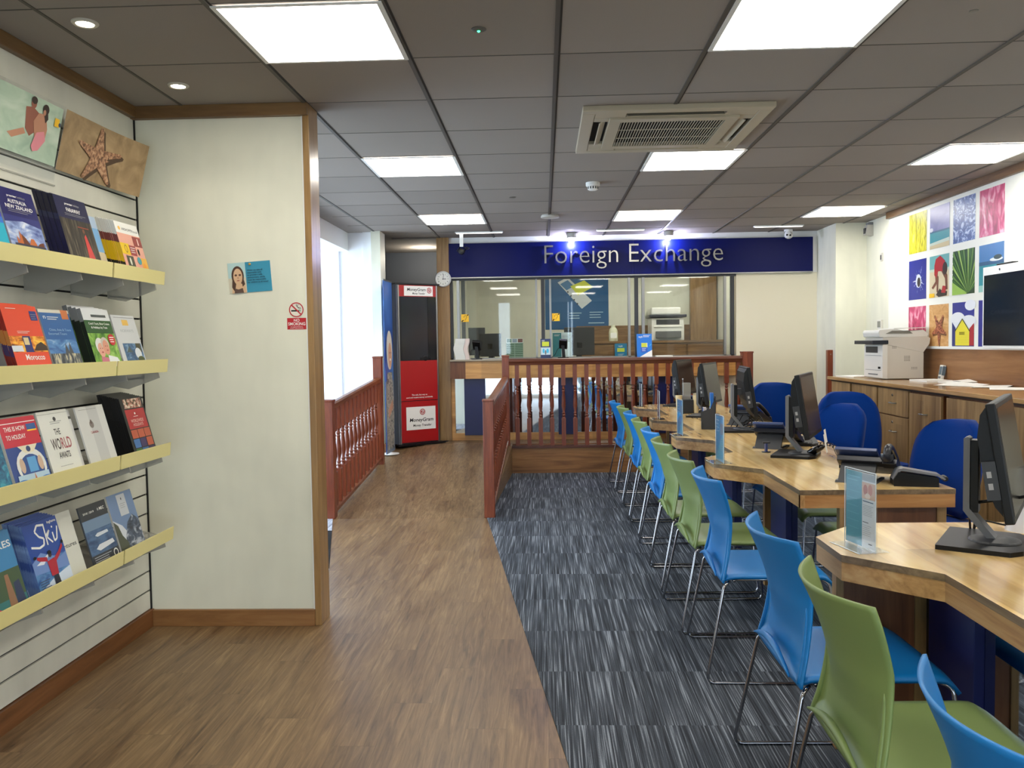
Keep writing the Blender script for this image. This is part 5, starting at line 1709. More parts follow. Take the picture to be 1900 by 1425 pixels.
def d_coach(p):
    p.rect(0, 0, 1, 1, GREENF); p.rect(0, 0.82, 1, 1, C(214, 216, 216)); p.rect(0, 0.62, 1, 0.82, C(40, 84, 34)); p.text('Coach Tours, River Cruises', 0.14, 0.755, 0.032, PAPER, width=0.78); p.text('& Holidays by Train', 0.20, 0.695, 0.032, PAPER, width=0.60); p.rect(0.30, 0.87, 0.86, 0.91, C(80, 84, 84))
    p.ell(0.33, 0.42, 0.17, 0.13, C(220, 220, 214)); p.ell(0.33, 0.36, 0.12, 0.11, C(222, 164, 140)); p.ell(0.52, 0.46, 0.15, 0.10, C(196, 190, 176)); p.ell(0.53, 0.40, 0.12, 0.115, C(216, 150, 124)); p.poly([(0.2, 0.1), (0.25, 0.26), (0.5, 0.24), (0.6, 0.1)], C(196, 110, 130)); p.poly([(0.5, 0.1), (0.52, 0.28), (0.85, 0.24), (0.98, 0.1)], C(226, 230, 230))
    for a in (0.29, 0.37, 0.50, 0.57):
        p.ell(a, 0.385 if a < 0.45 else 0.42, 0.012, 0.008, C(60, 40, 30))
    p.ell(0.34, 0.325, 0.04, 0.012, C(180, 80, 80)); p.ell(0.54, 0.355, 0.04, 0.010, C(180, 80, 80))
    p.ell(0.82, 0.52, 0.13, 0.09, C(200, 30, 40)); p.lines(0.74, 0.92, 0.55, 3, 0.035, 0.012, PAPER)


def d_nor(p):
    p.rect(0, 0, 1, 1, C(206, 208, 208)); p.rect(0.10, 0.955, 0.96, 0.962, C(90, 90, 90)); p.rect(0.40, 0.82, 0.66, 0.92, C(236, 190, 90)); p.text('NORWAYS', 0.24, 0.70, 0.05, C(176, 180, 182), width=0.56); p.rect(0.16, 0.12, 0.96, 0.50, OCEAN); p.poly([(0.25, 0.34), (0.40, 0.45), (0.52, 0.34)], C(70, 84, 80)); p.rect(0.70, 0.34, 0.92, 0.50, C(70, 66, 40)); p.ell(0.74, 0.32, 0.14, 0.10, C(216, 222, 226)); p.ell(0.80, 0.22, 0.14, 0.05, C(70, 80, 40))


def d_blue1(p):
    p.rect(0, 0, 1, 1, blotch('cover_teal_water', [(0.35, (10, 60, 96)), (0.55, (20, 110, 140)), (0.7, (60, 160, 180))], 30, (1, 1, 1), 1.0))


def d_hol(p):
    p.rect(0, 0, 1, 1, C(30, 66, 136)); p.rect(0, 0.62, 1, 1, C(200, 30, 54)); p.rect(0.02, 0.93, 0.98, 0.94, PAPER); p.text('THIS IS HOW', 0.10, 0.83, 0.060, PAPER, width=0.56); p.text('TO HOLIDAY', 0.10, 0.72, 0.060, PAPER, width=0.52); p.rect(0.70, 0.82, 0.96, 0.90, C(40, 90, 150)); p.rect(0.70, 0.80, 0.96, 0.82, YEL)
    p.ell(0.55, 0.34, 0.40, 0.24, C(226, 226, 220)); p.ell(0.55, 0.30, 0.32, 0.20, C(40, 76, 140)); p.rect(0.46, 0.26, 0.70, 0.46, C(90, 160, 210)); p.ell(0.30, 0.36, 0.07, 0.10, C(206, 176, 150)); p.ell(0.80, 0.36, 0.07, 0.10, C(206, 176, 150)); p.poly([(0.30, 0.62), (0.84, 0.62), (0.70, 0.52), (0.46, 0.52)], C(230, 220, 190)); p.ell(0.57, 0.57, 0.06, 0.04, C(40, 60, 110))
    p.rect(0.1, 0.10, 0.95, 0.24, C(180, 206, 220)); p.ell(0.2, 0.12, 0.2, 0.06, C(40, 120, 200)); p.ell(0.85, 0.12, 0.2, 0.06, C(40, 120, 200)); p.poly([(0.52, 0.12), (0.55, 0.25), (0.60, 0.12)], C(190, 120, 90))


def d_wor(p):
    p.rect(0, 0, 1, 1, C(222, 222, 212)); p.rect(0, 0.955, 1, 0.96, C(150, 150, 140)); p.text('THE', 0.40, 0.66, 0.085, C(60, 60, 62), width=0.20); p.text('WO', 0.20, 0.46, 0.15, C(74, 60, 60), width=0.30); p.text('RLD', 0.52, 0.46, 0.15, C(170, 90, 96), width=0.34); p.text('AWAITS', 0.34, 0.33, 0.085, C(60, 60, 62), width=0.38)
    p.ell(0.52, 0.88, 0.05, 0.03, C(60, 60, 60)); p.lines(0.34, 0.74, 0.84, 2, 0.025, 0.008, GREYC); p.lines(0.28, 0.72, 0.22, 1, 0.02, 0.006, GREYC)


def d_can(p):
    p.rect(0, 0, 1, 1, C(206, 206, 200)); p.rect(0.38, 0, 0.75, 1, C(190, 190, 186)); p.rect(0.10, 0.95, 0.72, 0.955, C(120, 120, 110)); p.ell(0.42, 0.72, 0.075, 0.055, C(120, 110, 104)); p.ell(0.42, 0.76, 0.03, 0.035, C(90, 70, 64)); p.text('CANADA', 0.32, 0.585, 0.035, C(170, 60, 64), width=0.26)


def d_blk(p):
    p.rect(0, 0, 1, 1, C(18, 18, 20)); p.rect(0.14, 0.83, 0.92, 0.98, blotch('cover_mosaic_a', [(0.4, (40, 60, 34)), (0.5, (190, 120, 100)), (0.6, (220, 210, 190))], 60, (1, 1, 1), 0.0)); p.rect(0.10, 0.50, 0.95, 0.81, C(178, 38, 44)); p.ell(0.5, 0.74, 0.03, 0.018, PAPER); p.text('WORLDWIDE', 0.24, 0.60, 0.05, C(230, 190, 180), width=0.56); p.text('HOLIDAYS', 0.30, 0.54, 0.045, C(230, 190, 180), width=0.44); p.rect(0.40, 0.69, 0.60, 0.697, PAPER)
    rr = random.Random(5)
    for i in range(3):
        for j in range(3):
            c = rr.choice(((230, 170, 30), (120, 60, 150), (60, 110, 170), (220, 220, 200), (70, 120, 60), (190, 90, 60), (60, 40, 90)))
            p.rect(0.10 + i * 0.285, 0.05 + j * 0.15, 0.37 + i * 0.285, 0.185 + j * 0.15, C(*c))


def d_lake(p):
    p.rect(0, 0, 1, 1, C(60, 130, 180)); p.rect(0, 0.2, 1, 0.55, C(70, 90, 60)); p.rect(0, 0, 1, 0.22, C(60, 120, 120)); p.text('LAKES', 0.3, 0.80, 0.08, PAPER, width=0.66); p.poly([(0.5, 0.1), (0.56, 0.5), (0.66, 0.5), (0.72, 0.1)], C(150, 110, 80)); p.poly([(0.7, 0.1), (0.74, 0.38), (0.9, 0.40), (0.95, 0.1)], C(50, 60, 90)); p.poly([(0, 0.1), (0.2, 0.16), (0.5, 0.05), (0.1, 0.0)], C(210, 60, 90))


def d_ski(p):
    p.rect(0, 0, 1, 1, CLOUD); p.rect(0, 0.50, 1, 1, C(32, 70, 150)); p.poly([(0, 0.50), (0.3, 0.60), (0.55, 0.52), (0.8, 0.46), (1, 0.50), (1, 0.3), (0, 0.35)], C(110, 140, 196)); p.poly([(0, 0.12), (0.5, 0.24), (1, 0.30), (1, 0), (0, 0)], C(206, 218, 234)); p.poly([(0.1, 0.46), (0.6, 0.58), (0.3, 0.44)], C(226, 232, 240))
    p.line([(0.60, 0.93), (0.40, 0.95), (0.30, 0.88), (0.38, 0.80), (0.50, 0.76), (0.46, 0.68), (0.32, 0.66), (0.10, 0.70)], 0.008, PAPER); p.line([(0.58, 0.94), (0.56, 0.66)], 0.007, PAPER); p.line([(0.57, 0.78), (0.70, 0.84), (0.60, 0.76), (0.72, 0.67)], 0.007, PAPER); p.line([(0.78, 0.80), (0.78, 0.68), (0.86, 0.70), (0.95, 0.86)], 0.007, PAPER); p.ell(0.80, 0.87, 0.02, 0.014, PAPER)
    p.text('Inghams', 0.70, 0.93, 0.034, PAPER, width=0.26)
    RJ = C(176, 30, 50); p.poly([(0.42, 0.26), (0.40, 0.46), (0.60, 0.48), (0.66, 0.44), (0.62, 0.26)], RJ); p.poly([(0.42, 0.46), (0.20, 0.50), (0.14, 0.53), (0.16, 0.56), (0.42, 0.52)], RJ); p.poly([(0.58, 0.46), (0.78, 0.54), (0.92, 0.62), (0.94, 0.58), (0.78, 0.48), (0.64, 0.42)], RJ); p.ell(0.52, 0.54, 0.05, 0.04, C(60, 44, 40)); p.ell(0.52, 0.565, 0.055, 0.028, BLACK); p.ell(0.10, 0.56, 0.04, 0.02, BLACK); p.ell(0.95, 0.64, 0.035, 0.025, BLACK); p.poly([(0.44, 0.10), (0.46, 0.26), (0.60, 0.26), (0.62, 0.08)], C(30, 34, 50))
    p.lines(0.04, 0.34, 0.24, 6, 0.03, 0.010, C(60, 70, 100))


def d_ven(p):
    p.rect(0, 0, 1, 1, C(216, 216, 204)); p.text('ventures', 0.30, 0.50, 0.060, C(40, 40, 40), width=0.62)


def d_msc(p):
    p.rect(0, 0, 1, 1, blotch('cover_cruise_sea', [(0.35, (40, 66, 104)), (0.6, (80, 110, 146))], 14, (1, 1, 3), 0.4)); p.rect(0, 0.78, 1, 1, C(40, 44, 52)); p.rect(0, 0, 1, 0.26, C(38, 42, 50)); p.rect(0, 0.62, 1, 0.78, C(110, 134, 160)); p.text('MSC', 0.72, 0.87, 0.045, PAPER, width=0.18); p.ell(0.66, 0.89, 0.03, 0.022, GREYC); p.text('2018 / 2019', 0.10, 0.87, 0.028, PAPER, width=0.40)
    p.poly([(0.30, 0.53), (0.38, 0.505), (0.80, 0.52), (0.78, 0.56), (0.40, 0.56)], C(206, 214, 220)); p.poly([(0.22, 0.34), (0.34, 0.30), (0.92, 0.34), (0.88, 0.40), (0.36, 0.39)], C(216, 220, 224)); p.lines(0.06, 0.72, 0.22, 5, 0.032, 0.010, C(180, 184, 190)); p.ring(0.86, 0.18, 0.09, 0.065, 0.7, PAPER)


def d_mtn(p):
    p.rect(0, 0, 1, 1, C(110, 134, 170)); p.poly([(0, 0.62), (0.3, 0.50), (0.45, 0.36), (0.35, 0), (0, 0)], C(206, 210, 216)); p.poly([(0.35, 0.08), (0.30, 0.30), (0.52, 0.52), (0.78, 0.62), (1, 0.50), (1, 0.06)], MTNM); p.poly([(0, 0.60), (0.14, 0.52), (0.20, 0.36), (0.36, 0.22), (0.30, 0.0), (0, 0)], C(74, 78, 62)); p.rect(0.36, 0.64, 0.70, 0.97, C(190, 194, 198)); p.ell(0.53, 0.90, 0.02, 0.02, C(60, 60, 70)); p.lines(0.42, 0.66, 0.82, 3, 0.03, 0.008, GREYC)


PB_ = [(1.0, C(214, 214, 210))]
brochure('turquoise and violet brochure at the left edge of the top shelf', 1, 2.60, 0.165, 0.27, 0.006, [(1.0, C(60, 60, 150))], d_tur, 1)
brochure('brochure reading Australia New Zealand with an opera house, on the top shelf', 1, 2.775, 0.205, 0.26, 0.007, [(1.0, C(190, 196, 206))], d_aus, 3, 'Australia New Zealand brochures', 'Australia New Zealand brochure hidden behind the front copy')
brochure('navy brochure reading Faraway, front copy of its stack on the top shelf', 1, 3.125, 0.222, 0.292, 0.0068, [(0.66, C(14, 16, 70)), (0.08, C(40, 44, 84)), (0.26, C(14, 14, 44))], d_far, 11, 'stacked navy Faraway brochures', 'navy Faraway brochure, spine showing in the stack on the top shelf')
brochure('pale blue beach brochure squeezed behind the Faraway stack', 1, 3.36, 0.13, 0.255, 0.006, [(1.0, C(200, 210, 220))], d_beach, 1, x=-1.80)
brochure('pink and yellow patchwork brochure, front copy at the end of the top shelf', 1, 3.55, 0.205, 0.252, 0.0075, [(0.28, C(30, 30, 28)), (0.34, C(226, 186, 20)), (0.14, C(120, 60, 56)), (0.24, C(220, 220, 214))], d_air, 10, 'stacked patchwork brochures', 'patchwork brochure, striped spine showing at the end of the top shelf')

brochure('dark grey brochure edge at the far left of the second shelf', 2, 2.62, 0.10, 0.24, 0.012, [(1.0, C(70, 66, 62))], lambda p: p.rect(0, 0, 1, 1, C(60, 58, 56)), 2, 'dark brochures at the frame edge', 'dark grey brochure edge at the far left of the second shelf')
brochure('orange brochure reading Morocco, front copy on the second shelf', 2, 2.775, 0.20, 0.262, 0.007, [(0.3, C(130, 26, 20)), (0.15, C(60, 40, 100)), (0.2, C(200, 130, 60)), (0.35, C(150, 30, 22))], d_mor, 6, 'stacked orange Morocco brochures', 'orange Morocco brochure, red spine showing behind the front copy')
brochure('blue brochure with a harbour skyline beside the orange one', 2, 2.985, 0.195, 0.255, 0.006, [(1.0, C(206, 206, 200))], d_city, 2, 'blue skyline brochures', 'blue skyline brochure hidden behind its front copy')
brochure('green brochure with an older smiling couple and a red badge, second shelf', 2, 3.275, 0.205, 0.27, 0.018, [(0.80, C(22, 34, 26)), (0.20, C(130, 134, 138))], d_coach, 4, 'stacked green couple brochures', 'thick green brochure, dark spine with grey top showing behind the couple cover')
brochure('pale grey brochure with a yellow tag and a sea picture, end of the second shelf', 2, 3.495, 0.20, 0.25, 0.006, PB_, d_nor, 1)

brochure('teal water brochure cut off by the left edge, third shelf', 3, 2.57, 0.15, 0.265, 0.006, [(1.0, C(20, 80, 110))], d_blue1, 1)
brochure('red and blue brochure reading This is how to holiday, third shelf', 3, 2.735, 0.205, 0.262, 0.006, PB_, d_hol, 2, 'red and blue holiday brochures', 'red and blue holiday brochure hidden behind its front copy')
brochure('off-white brochure reading The World Awaits, third shelf', 3, 2.955, 0.19, 0.27, 0.006, PB_, d_wor, 1)
brochure('blank-looking white brochure standing behind the World Awaits one', 3, 3.06, 0.14, 0.262, 0.005, PB_, d_nor if False else (lambda p: p.rect(0.0, 0.86, 1, 0.90, C(90, 90, 86))), 3, 'white brochures behind the World Awaits one', 'white brochure edge right of the World Awaits cover', x=-1.775)
brochure('plain grey brochure reading Canada in small red letters, third shelf', 3, 3.205, 0.205, 0.268, 0.006, PB_, d_can, 1)
brochure('black brochure with red panel and mosaic pictures, front copy on the third shelf', 3, 3.555, 0.20, 0.28, 0.0085, [(0.62, C(14, 14, 15)), (0.38, C(24, 24, 26))], d_blk, 11, 'stacked black mosaic brochures', 'black mosaic brochure, ribbed spine showing in the stack on the third shelf')

brochure('lake brochure cut off by the left edge, lowest shelf', 4, 2.585, 0.19, 0.285, 0.008, [(1.0, C(60, 60, 66))], d_lake, 2, 'lake brochures at the frame edge', 'lake brochure hidden behind its front copy')
brochure('blue brochure reading Ski with a red-jacketed skier, lowest shelf', 4, 2.845, 0.205, 0.275, 0.0095, [(1.0, blotch('ski_spine', [(0.4, (40, 70, 140)), (0.6, (120, 150, 200))], 12, (1, 1, 1)))], d_ski, 7, 'stacked blue ski brochures', 'blue ski brochure, pale blue spine showing behind the skier cover')
brochure('cream brochure reading ventures, half hidden by the ski brochure', 4, 2.995, 0.185, 0.27, 0.006, PB_, d_ven, 1, x=-1.775)
brochure('dark blue cruise brochure with two white ships, lowest shelf', 4, 3.20, 0.20, 0.27, 0.006, [(1.0, C(60, 64, 70))], d_msc, 1)
brochure('pale brochure of a grey mountain in cloud, end of the lowest shelf', 4, 3.415, 0.205, 0.275, 0.006, PB_, d_mtn, 1)


# ================================================================== PICTURE BOARD
def pic_frame(label, col, row, draw, v0=0.0, v1=1.0):
    y = 7.72 - 0.4067 * col; z = 2.463 - 0.4055 * row - 0.345
    t = thing('picture', label, 'picture', (3.27, y, z), 0, 'square holiday pictures on the board')
    b = MB(); b.box(-0.002, 0, -0.345, 0, 0, 0.345, PAPER)
    p = Pic(b, (-0.002, 0, 0), (0, -1, 0), (0, 0, 1), 0.345, 0.345, 0.0003)
    draw(p); b.build('print', t)


YELP = blotch('yellow_petals', [(0.35, (150, 146, 20)), (0.5, (214, 206, 30)), (0.65, (240, 236, 110))], 16, (1, 2.4, 0.5), 1.2)
WATB = blotch('pool_water', [(0.40, (48, 78, 140)), (0.52, (80, 114, 176)), (0.60, (190, 206, 230))], 13, (1, 1, 1.2), 2.4)
PINK = blotch('pink_petals', [(0.32, (140, 16, 60)), (0.5, (206, 70, 116)), (0.66, (240, 190, 206))], 6, (1, 1.6, 0.9), 1.4, rot=(0.7, 0, 0))
LIL = blotch('lilac_sky', [(0.3, (96, 100, 160)), (0.6, (130, 134, 186)), (0.8, (180, 184, 210))], 3, (1, 1, 2))
SANDC = blotch('picture_sand', [(0.3, (190, 136, 74)), (0.5, (210, 158, 96)), (0.7, (222, 180, 124))], 8, (1, 1, 2.5), 1.2)
SPL = blotch('splash_water', [(0.45, (40, 56, 150)), (0.55, (150, 160, 210)), (0.62, (236, 240, 246))], 26, (1, 1, 1), 1.0)
STARC = blotch('picture_starfish', [(0.38, (96, 44, 26)), (0.5, (160, 84, 54)), (0.6, (196, 124, 90))], 60, (1, 1, 1))


def c_beach(p):
    p.rect(0, 0, 1, 1, LIL); p.rect(0, 0.10, 1, 0.42, C(60, 150, 160)); p.rect(0, 0.38, 1, 0.42, C(40, 100, 130)); p.rect(0, 0, 1, 0.14, C(206, 190, 150)); p.poly([(0, 0.14), (0.5, 0.17), (1, 0.20), (1, 0.12), (0, 0.08)], C(200, 214, 200)); p.ell(0.08, 0.46, 0.10, 0.05, C(214, 216, 226))


def c_splash(p):
    p.rect(0, 0, 1, 1, C(34, 44, 140)); rr = random.Random(3)
    for k in range(16):
        a = 2 * PI * k / 16 + rr.uniform(-.2, .2); L = rr.uniform(0.22, 0.46)
        p.poly([(0.58 + 0.05 * math.cos(a + 1), 0.48 + 0.05 * math.sin(a + 1)), (0.58 + L * math.cos(a) * 0.8, 0.48 + L * math.sin(a)), (0.58 + 0.05 * math.cos(a - 1), 0.48 + 0.05 * math.sin(a - 1))], SPL); p.k -= 0.6
    p.k += 1
    p.ell(0.58, 0.46, 0.15, 0.17, C(206, 214, 230)); p.ell(0.60, 0.43, 0.09, 0.12, C(40, 34, 34))


def c_child(p):
    p.rect(0, 0, 1, 1, C(214, 200, 166)); p.rect(0, 0.66, 1, 1, C(110, 176, 176)); p.rect(0, 0.62, 1, 0.68, C(196, 210, 190))
    S = C(120, 70, 50); Rr = C(176, 30, 40)
    p.poly([(0.60, 0.62), (0.72, 0.66), (0.92, 0.50), (0.94, 0.16), (0.84, 0.16), (0.80, 0.42)], S); p.poly([(0.30, 0.58), (0.44, 0.58), (0.42, 0.34), (0.20, 0.20), (0.12, 0.24), (0.32, 0.38)], S); p.poly([(0.40, 0.50), (0.48, 0.50), (0.46, 0.12), (0.38, 0.12)], S)
    p.poly([(0.26, 0.76), (0.34, 0.92), (0.56, 0.98), (0.80, 0.84), (0.86, 0.66), (0.66, 0.60), (0.46, 0.62), (0.36, 0.46), (0.26, 0.54)], Rr); p.ell(0.80, 0.66, 0.12, 0.15, C(50, 34, 30))
    p.poly([(0.36, 0.06), (0.55, 0.20), (0.70, 0.12), (0.92, 0.12), (0.90, 0.02), (0.50, 0.0)], C(46, 34, 30)); p.poly([(0.62, 0.10), (0.70, 0.26), (0.86, 0.24), (0.84, 0.08)], Rr); p.rect(0, 0, 0.28, 0.10, YEL)


def c_palm(p):
    p.rect(0, 0, 1, 1, C(30, 60, 30)); rr = random.Random(8)
    for k in range(26):
        a = math.radians(22 + 150 * k / 25.0); a2 = math.radians(22 + 150 * (k + 0.75) / 25.0)
        c = [(40, 84, 40), (96, 140, 60), (60, 108, 46), (150, 186, 90)][k % 4]
        def en(an):
            dx, dy = math.cos(an), math.sin(an)
            t_ = min([v for v in ((1 - 0.72) / dx if dx > 0 else 9, -0.72 / dx if dx < 0 else 9, (1 - 0.02) / dy if dy > 0 else 9) if v > 0])
            return (0.72 + dx * t_, 0.02 + dy * t_)
        p.poly([(0.72, 0.02), en(a), en(a2)], C(*c)); p.k -= 0.5
    p.k += 1
    p.poly([(0, 0), (0, 0.30), (0.68, 0.02), (0.66, 0)], C(150, 190, 80))


def c_isle(p):
    p.rect(0, 0, 1, 1, C(56, 120, 176)); p.rect(0, 0, 1, 0.62, C(40, 140, 150)); p.rect(0, 0.56, 1, 0.64, C(30, 84, 120)); p.ell(0.70, 0.66, 0.26, 0.04, C(226, 232, 226)); p.ell(0.76, 0.70, 0.16, 0.05, C(30, 60, 50)); p.rect(0, 0, 1, 0.14, C(150, 200, 190))


def c_star(p):
    p.rect(0, 0, 1, 1, SANDC); star_pic(p, 0.52, 0.42, 0.40, 0.95, 0.95, STARC, C(120, 76, 40))


def c_huts(p):
    p.rect(0, 0, 1, 1, C(44, 50, 140)); p.ell(0.25, 0.62, 0.34, 0.16, C(232, 234, 238)); p.ell(0.75, 0.56, 0.34, 0.14, C(226, 230, 236)); p.ell(0.82, 0.92, 0.24, 0.12, C(226, 230, 236)); p.rect(0, 0.3, 1, 0.55, C(226, 230, 236))
    p.poly([(-0.0, 0.02), (0, 0.56), (0.17, 0.42), (0.17, 0.02)], C(40, 50, 120)); p.poly([(1, 0.02), (1, 0.52), (0.80, 0.40), (0.80, 0.02)], C(170, 40, 50)); p.poly([(0.16, 0.02), (0.16, 0.36), (0.48, 0.62), (0.80, 0.36), (0.80, 0.02)], C(232, 220, 60))
    for k in range(9):
        p.rect(0.165, 0.05 + k * 0.036, 0.795, 0.054 + k * 0.036, C(206, 190, 40)); p.k -= 1
    p.k += 1
    p.line([(0.14, 0.34), (0.48, 0.62), (0.82, 0.34)], 0.010, C(60, 66, 20)); p.rect(0.34, 0.26, 0.60, 0.33, C(190, 176, 30)); p.line([(0.36, 0.31), (0.58, 0.31)], 0.003, BLACK); p.line([(0.36, 0.28), (0.58, 0.28)], 0.003, BLACK)


pic_frame('square picture of yellow petals, first of the top row', 0, 0, lambda p: p.rect(0, 0, 1, 1, YELP))
pic_frame('square picture of a sandy beach under a lilac sky, top row', 1, 0, c_beach)
pic_frame('square picture of rippling blue pool water, top row', 2, 0, lambda p: p.rect(0, 0, 1, 1, WATB))
pic_frame('large pink petal picture at the end of the top row', 3, 0, lambda p: p.rect(0, 0, 1, 1, PINK))
pic_frame('square picture of a white splash on dark blue, below the yellow petals', 0, 1, c_splash)
pic_frame('square picture of a child in red bending over on a beach', 1, 1, c_child)
pic_frame('square picture of a green palm fan', 2, 1, c_palm)
pic_frame('square picture of an island on a turquoise sea, partly behind the screen', 3, 1, c_isle)
pic_frame('pink petal picture in the lowest row, just above the printer', 0, 2, lambda p: p.rect(0, 0, 1, 1, PINK))
pic_frame('square picture of a starfish on orange sand', 1, 2, c_star)
pic_frame('square picture of a yellow beach hut between blue and red ones', 2, 2, c_huts)
pic_frame('navy picture of the lowest row, nearly all hidden by the screen', 3, 2, lambda p: p.rect(0, 0, 1, 1, C(44, 46, 140)))

t = thing('wall_screen', 'white framed dark wall screen at the right edge over the pictures', 'screen', (3.195, 5.80, 1.295))
b = MB(); b.box(0.0, 0.05, -0.50, 0.50, 0, 0.585, WHITE2); b.build('frame', t, bevel=0.004)
b = MB(); b.box(-0.004, 0.0, -0.47, 0.475, 0.022, 0.525, M((8, 14, 30), 0.12))
p = Pic(b, (-0.004, 0.475, 0.022), (0, -1, 0), (0, 0, 1), 0.945, 0.503, 0.0003)
p.text('CARIBBEAN & TROPICAL', 0.10, 0.44, 0.055, M((28, 36, 54), 0.2), width=0.8)
b.build('display', t)
b = MB(); b.lathe([(0.008, -0.003), (0.006, -0.005)], BLACK, 12, axis='x', c=(0, 0.27, 0.556)); b.build('lens', t)
b = MB(); b.box(0.0, 0.045, 0.12, 0.32, 0.586, 0.597, BLACK); b.build('sensor_bar', t, bevel=0.004)
b = MB(); b.box(0.05, 0.075, -0.2, 0.2, 0.1, 0.45, DGREY); b.build('wall_mount', t)

# ================================================================== CABINETS
WZ = 1.03
t = thing('worktop', 'long glossy wooden worktop along the right wall', 'worktop')
b = MB(); b.box(2.672, 3.274, 4.78, 8.09, 1.002, WZ, WTOP); b.build('slab', t, bevel=0.003)
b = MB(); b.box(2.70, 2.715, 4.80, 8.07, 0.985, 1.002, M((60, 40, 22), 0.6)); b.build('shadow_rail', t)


def handle(parent, x, y, z, L=0.10):
    b = MB(); b.tube(fillet([(x, y - L / 2, z), (x - 0.026, y - L / 2 + 0.012, z), (x - 0.028, y + L / 2 - 0.012, z), (x, y + L / 2, z)], 0.012, 4), 0.0048, STEEL, 8)
    return b.build('handle', parent, smooth=True)


def lock(parent, x, y, z):
    b = MB(); b.lathe([(0.011, -0.004), (0.009, -0.006)], STEEL, 14, axis='x', c=(x, y, z)); b.box(x - 0.008, x - 0.006, y - 0.002, y + 0.002, z - 0.006, z + 0.006, BLACK)
    return b.build('lock', parent)


def cab(label, y0, y1, parts_):
    t = thing('cabinet', label, 'cabinet', (0, 0, 0), 0, 'wooden cabinets under the worktop')
    b = MB(); b.box(2.722, 3.272, y0 + 0.002, y1 - 0.002, 0.06, 0.998, PEDW); b.box(2.76, 3.27, y0 + 0.002, y1 - 0.002, 0.004, 0.06, DGREY); b.build('body', t)
    for kind, z0, z1, hz, hy, lk in parts_:
        d = MB().box(2.703, 2.722, y0 + 0.005, y1 - 0.005, z0, z1, CABW).build(kind, t, bevel=0.002)
        if hz:
            handle(d, 2.703, hy, hz)
        if lk:
            lock(d, 2.703, lk, z1 - 0.045)
    return t


cab('narrow wooden cabinet at the far end of the worktop beside the pier', 7.58, 8.06, [('door', 0.065, 0.985, None, 0, 0)])
cab('tall wooden cabinet door under the printer', 6.97, 7.54, [('door', 0.065, 0.985, None, 0, 0)])
cab('wooden drawer cabinet with two locks and handles', 6.38, 6.955, [('drawer', 0.785, 0.985, 0.88, 6.64, 6.66), ('drawer', 0.40, 0.775, 0.66, 6.63, 6.66), ('drawer', 0.065, 0.39, 0.30, 6.62, 0)])
cab('wooden cabinet with one handle, left of the dark gap', 5.86, 6.37, [('door', 0.065, 0.975, 0.835, 6.11, 0)])
cab('wooden cabinet with one handle, right of the dark gap', 5.25, 5.79, [('door', 0.065, 0.975, 0.835, 5.46, 0)])
t = cab('last wooden cabinet, at the near corner behind the big monitor', 4.82, 5.24, [('door', 0.065, 0.975, None, 0, 0)])
d = MB().box(2.73, 3.26, 4.80, 4.818, 0.72, 0.985, CABW).build('end_drawer', t, bevel=0.002)
b = MB(); b.tube(fillet([(2.84, 4.80, 0.86), (2.85, 4.77, 0.86), (2.95, 4.77, 0.86), (2.96, 4.80, 0.86)], 0.012, 4), 0.0048, STEEL, 8); b.build('handle', d, smooth=True)
MB().box(2.73, 3.26, 4.80, 4.818, 0.065, 0.712, CABW).build('end_panel', t, bevel=0.002)

# the big printer: front towards the room, side towards the camera
t = thing('printer', 'large white all-in-one printer on the worktop under the pink petal picture', 'printer', (2.86, 7.25, WZ))
PC = M((204, 198, 186), 0.45, name='printer_side')
b = MB(); b.prism([(0.0, 0.008), (0.335, 0.008), (0.335, 0.225), (0.0, 0.30)], 0.0, 0.40, PC, 'y'); b.build('body', t, bevel=0.008)
b = MB(); b.prism([(-0.006, 0.012), (0.035, 0.006), (0.035, 0.295), (-0.006, 0.29)], -0.004, 0.404, PWHITE, 'y'); b.box(-0.010, -0.004, 0.10, 0.36, 0.225, 0.28, DGREY); b.build('front_cover', t, bevel=0.004)
b = MB(); b.prism([(0.0, 0.302), (0.335, 0.226), (0.385, 0.30), (0.392, 0.345), (0.36, 0.362), (0.0, 0.355)], 0.004, 0.396, PC, 'y'); b.build('scanner_body', t, bevel=0.006)
b = MB(); b.prism([(0.0, 0.358), (0.375, 0.360), (0.38, 0.385), (0.34, 0.415), (0.20, 0.405), (0.12, 0.425), (-0.02, 0.42), (-0.03, 0.40), (-0.02, 0.36)], 0.02, 0.38, PWHITE, 'y'); b.build('scanner_lid', t, bevel=0.008)
b = MB(); b.prism([(0.03, 0.388), (0.25, 0.386), (0.22, 0.410), (0.08, 0.412)], 0.012, 0.021, M((120, 118, 108), 0.5), 'y'); b.build('feeder_slot', t)
b = MB(); b.prism([(0.10, 0.425), (0.37, 0.432), (0.37, 0.438), (0.10, 0.433)], 0.03, 0.37, PWHITE, 'y'); b.build('feed_tray', t)
b = MB(); b.box(-0.095, 0.04, -0.012, 0.402, 0.300, 0.332, M((28, 34, 44), 0.35)); b.build('control_panel', t, bevel=0.004)
b = MB()
for x0, z0, nx, nz in ((0.075, 0.262, 3, 2), (0.175, 0.155, 4, 4), (0.235, 0.085, 4, 2)):
    for i in range(nx):
        for j in range(nz):
            b.box(x0 + i * 0.013, x0 + i * 0.013 + 0.009, -0.0015, 0.0, z0 + j * 0.012, z0 + j * 0.012 + 0.007, M((150, 144, 132), 0.5))
b.build('side_vents', t)
b = MB()
b.box(-0.008, -0.006, 0.03, 0.37, 0.075, 0.078, GREYP); b.box(-0.008, -0.006, 0.03, 0.37, 0.20, 0.203, GREYP); b.box(-0.011, -0.006, 0.04, 0.08, 0.09, 0.108, BLACK)
b.box(-0.010, -0.006, 0.1, 0.3, 0.035, 0.045, GREYP)
b.build('tray_front', t)

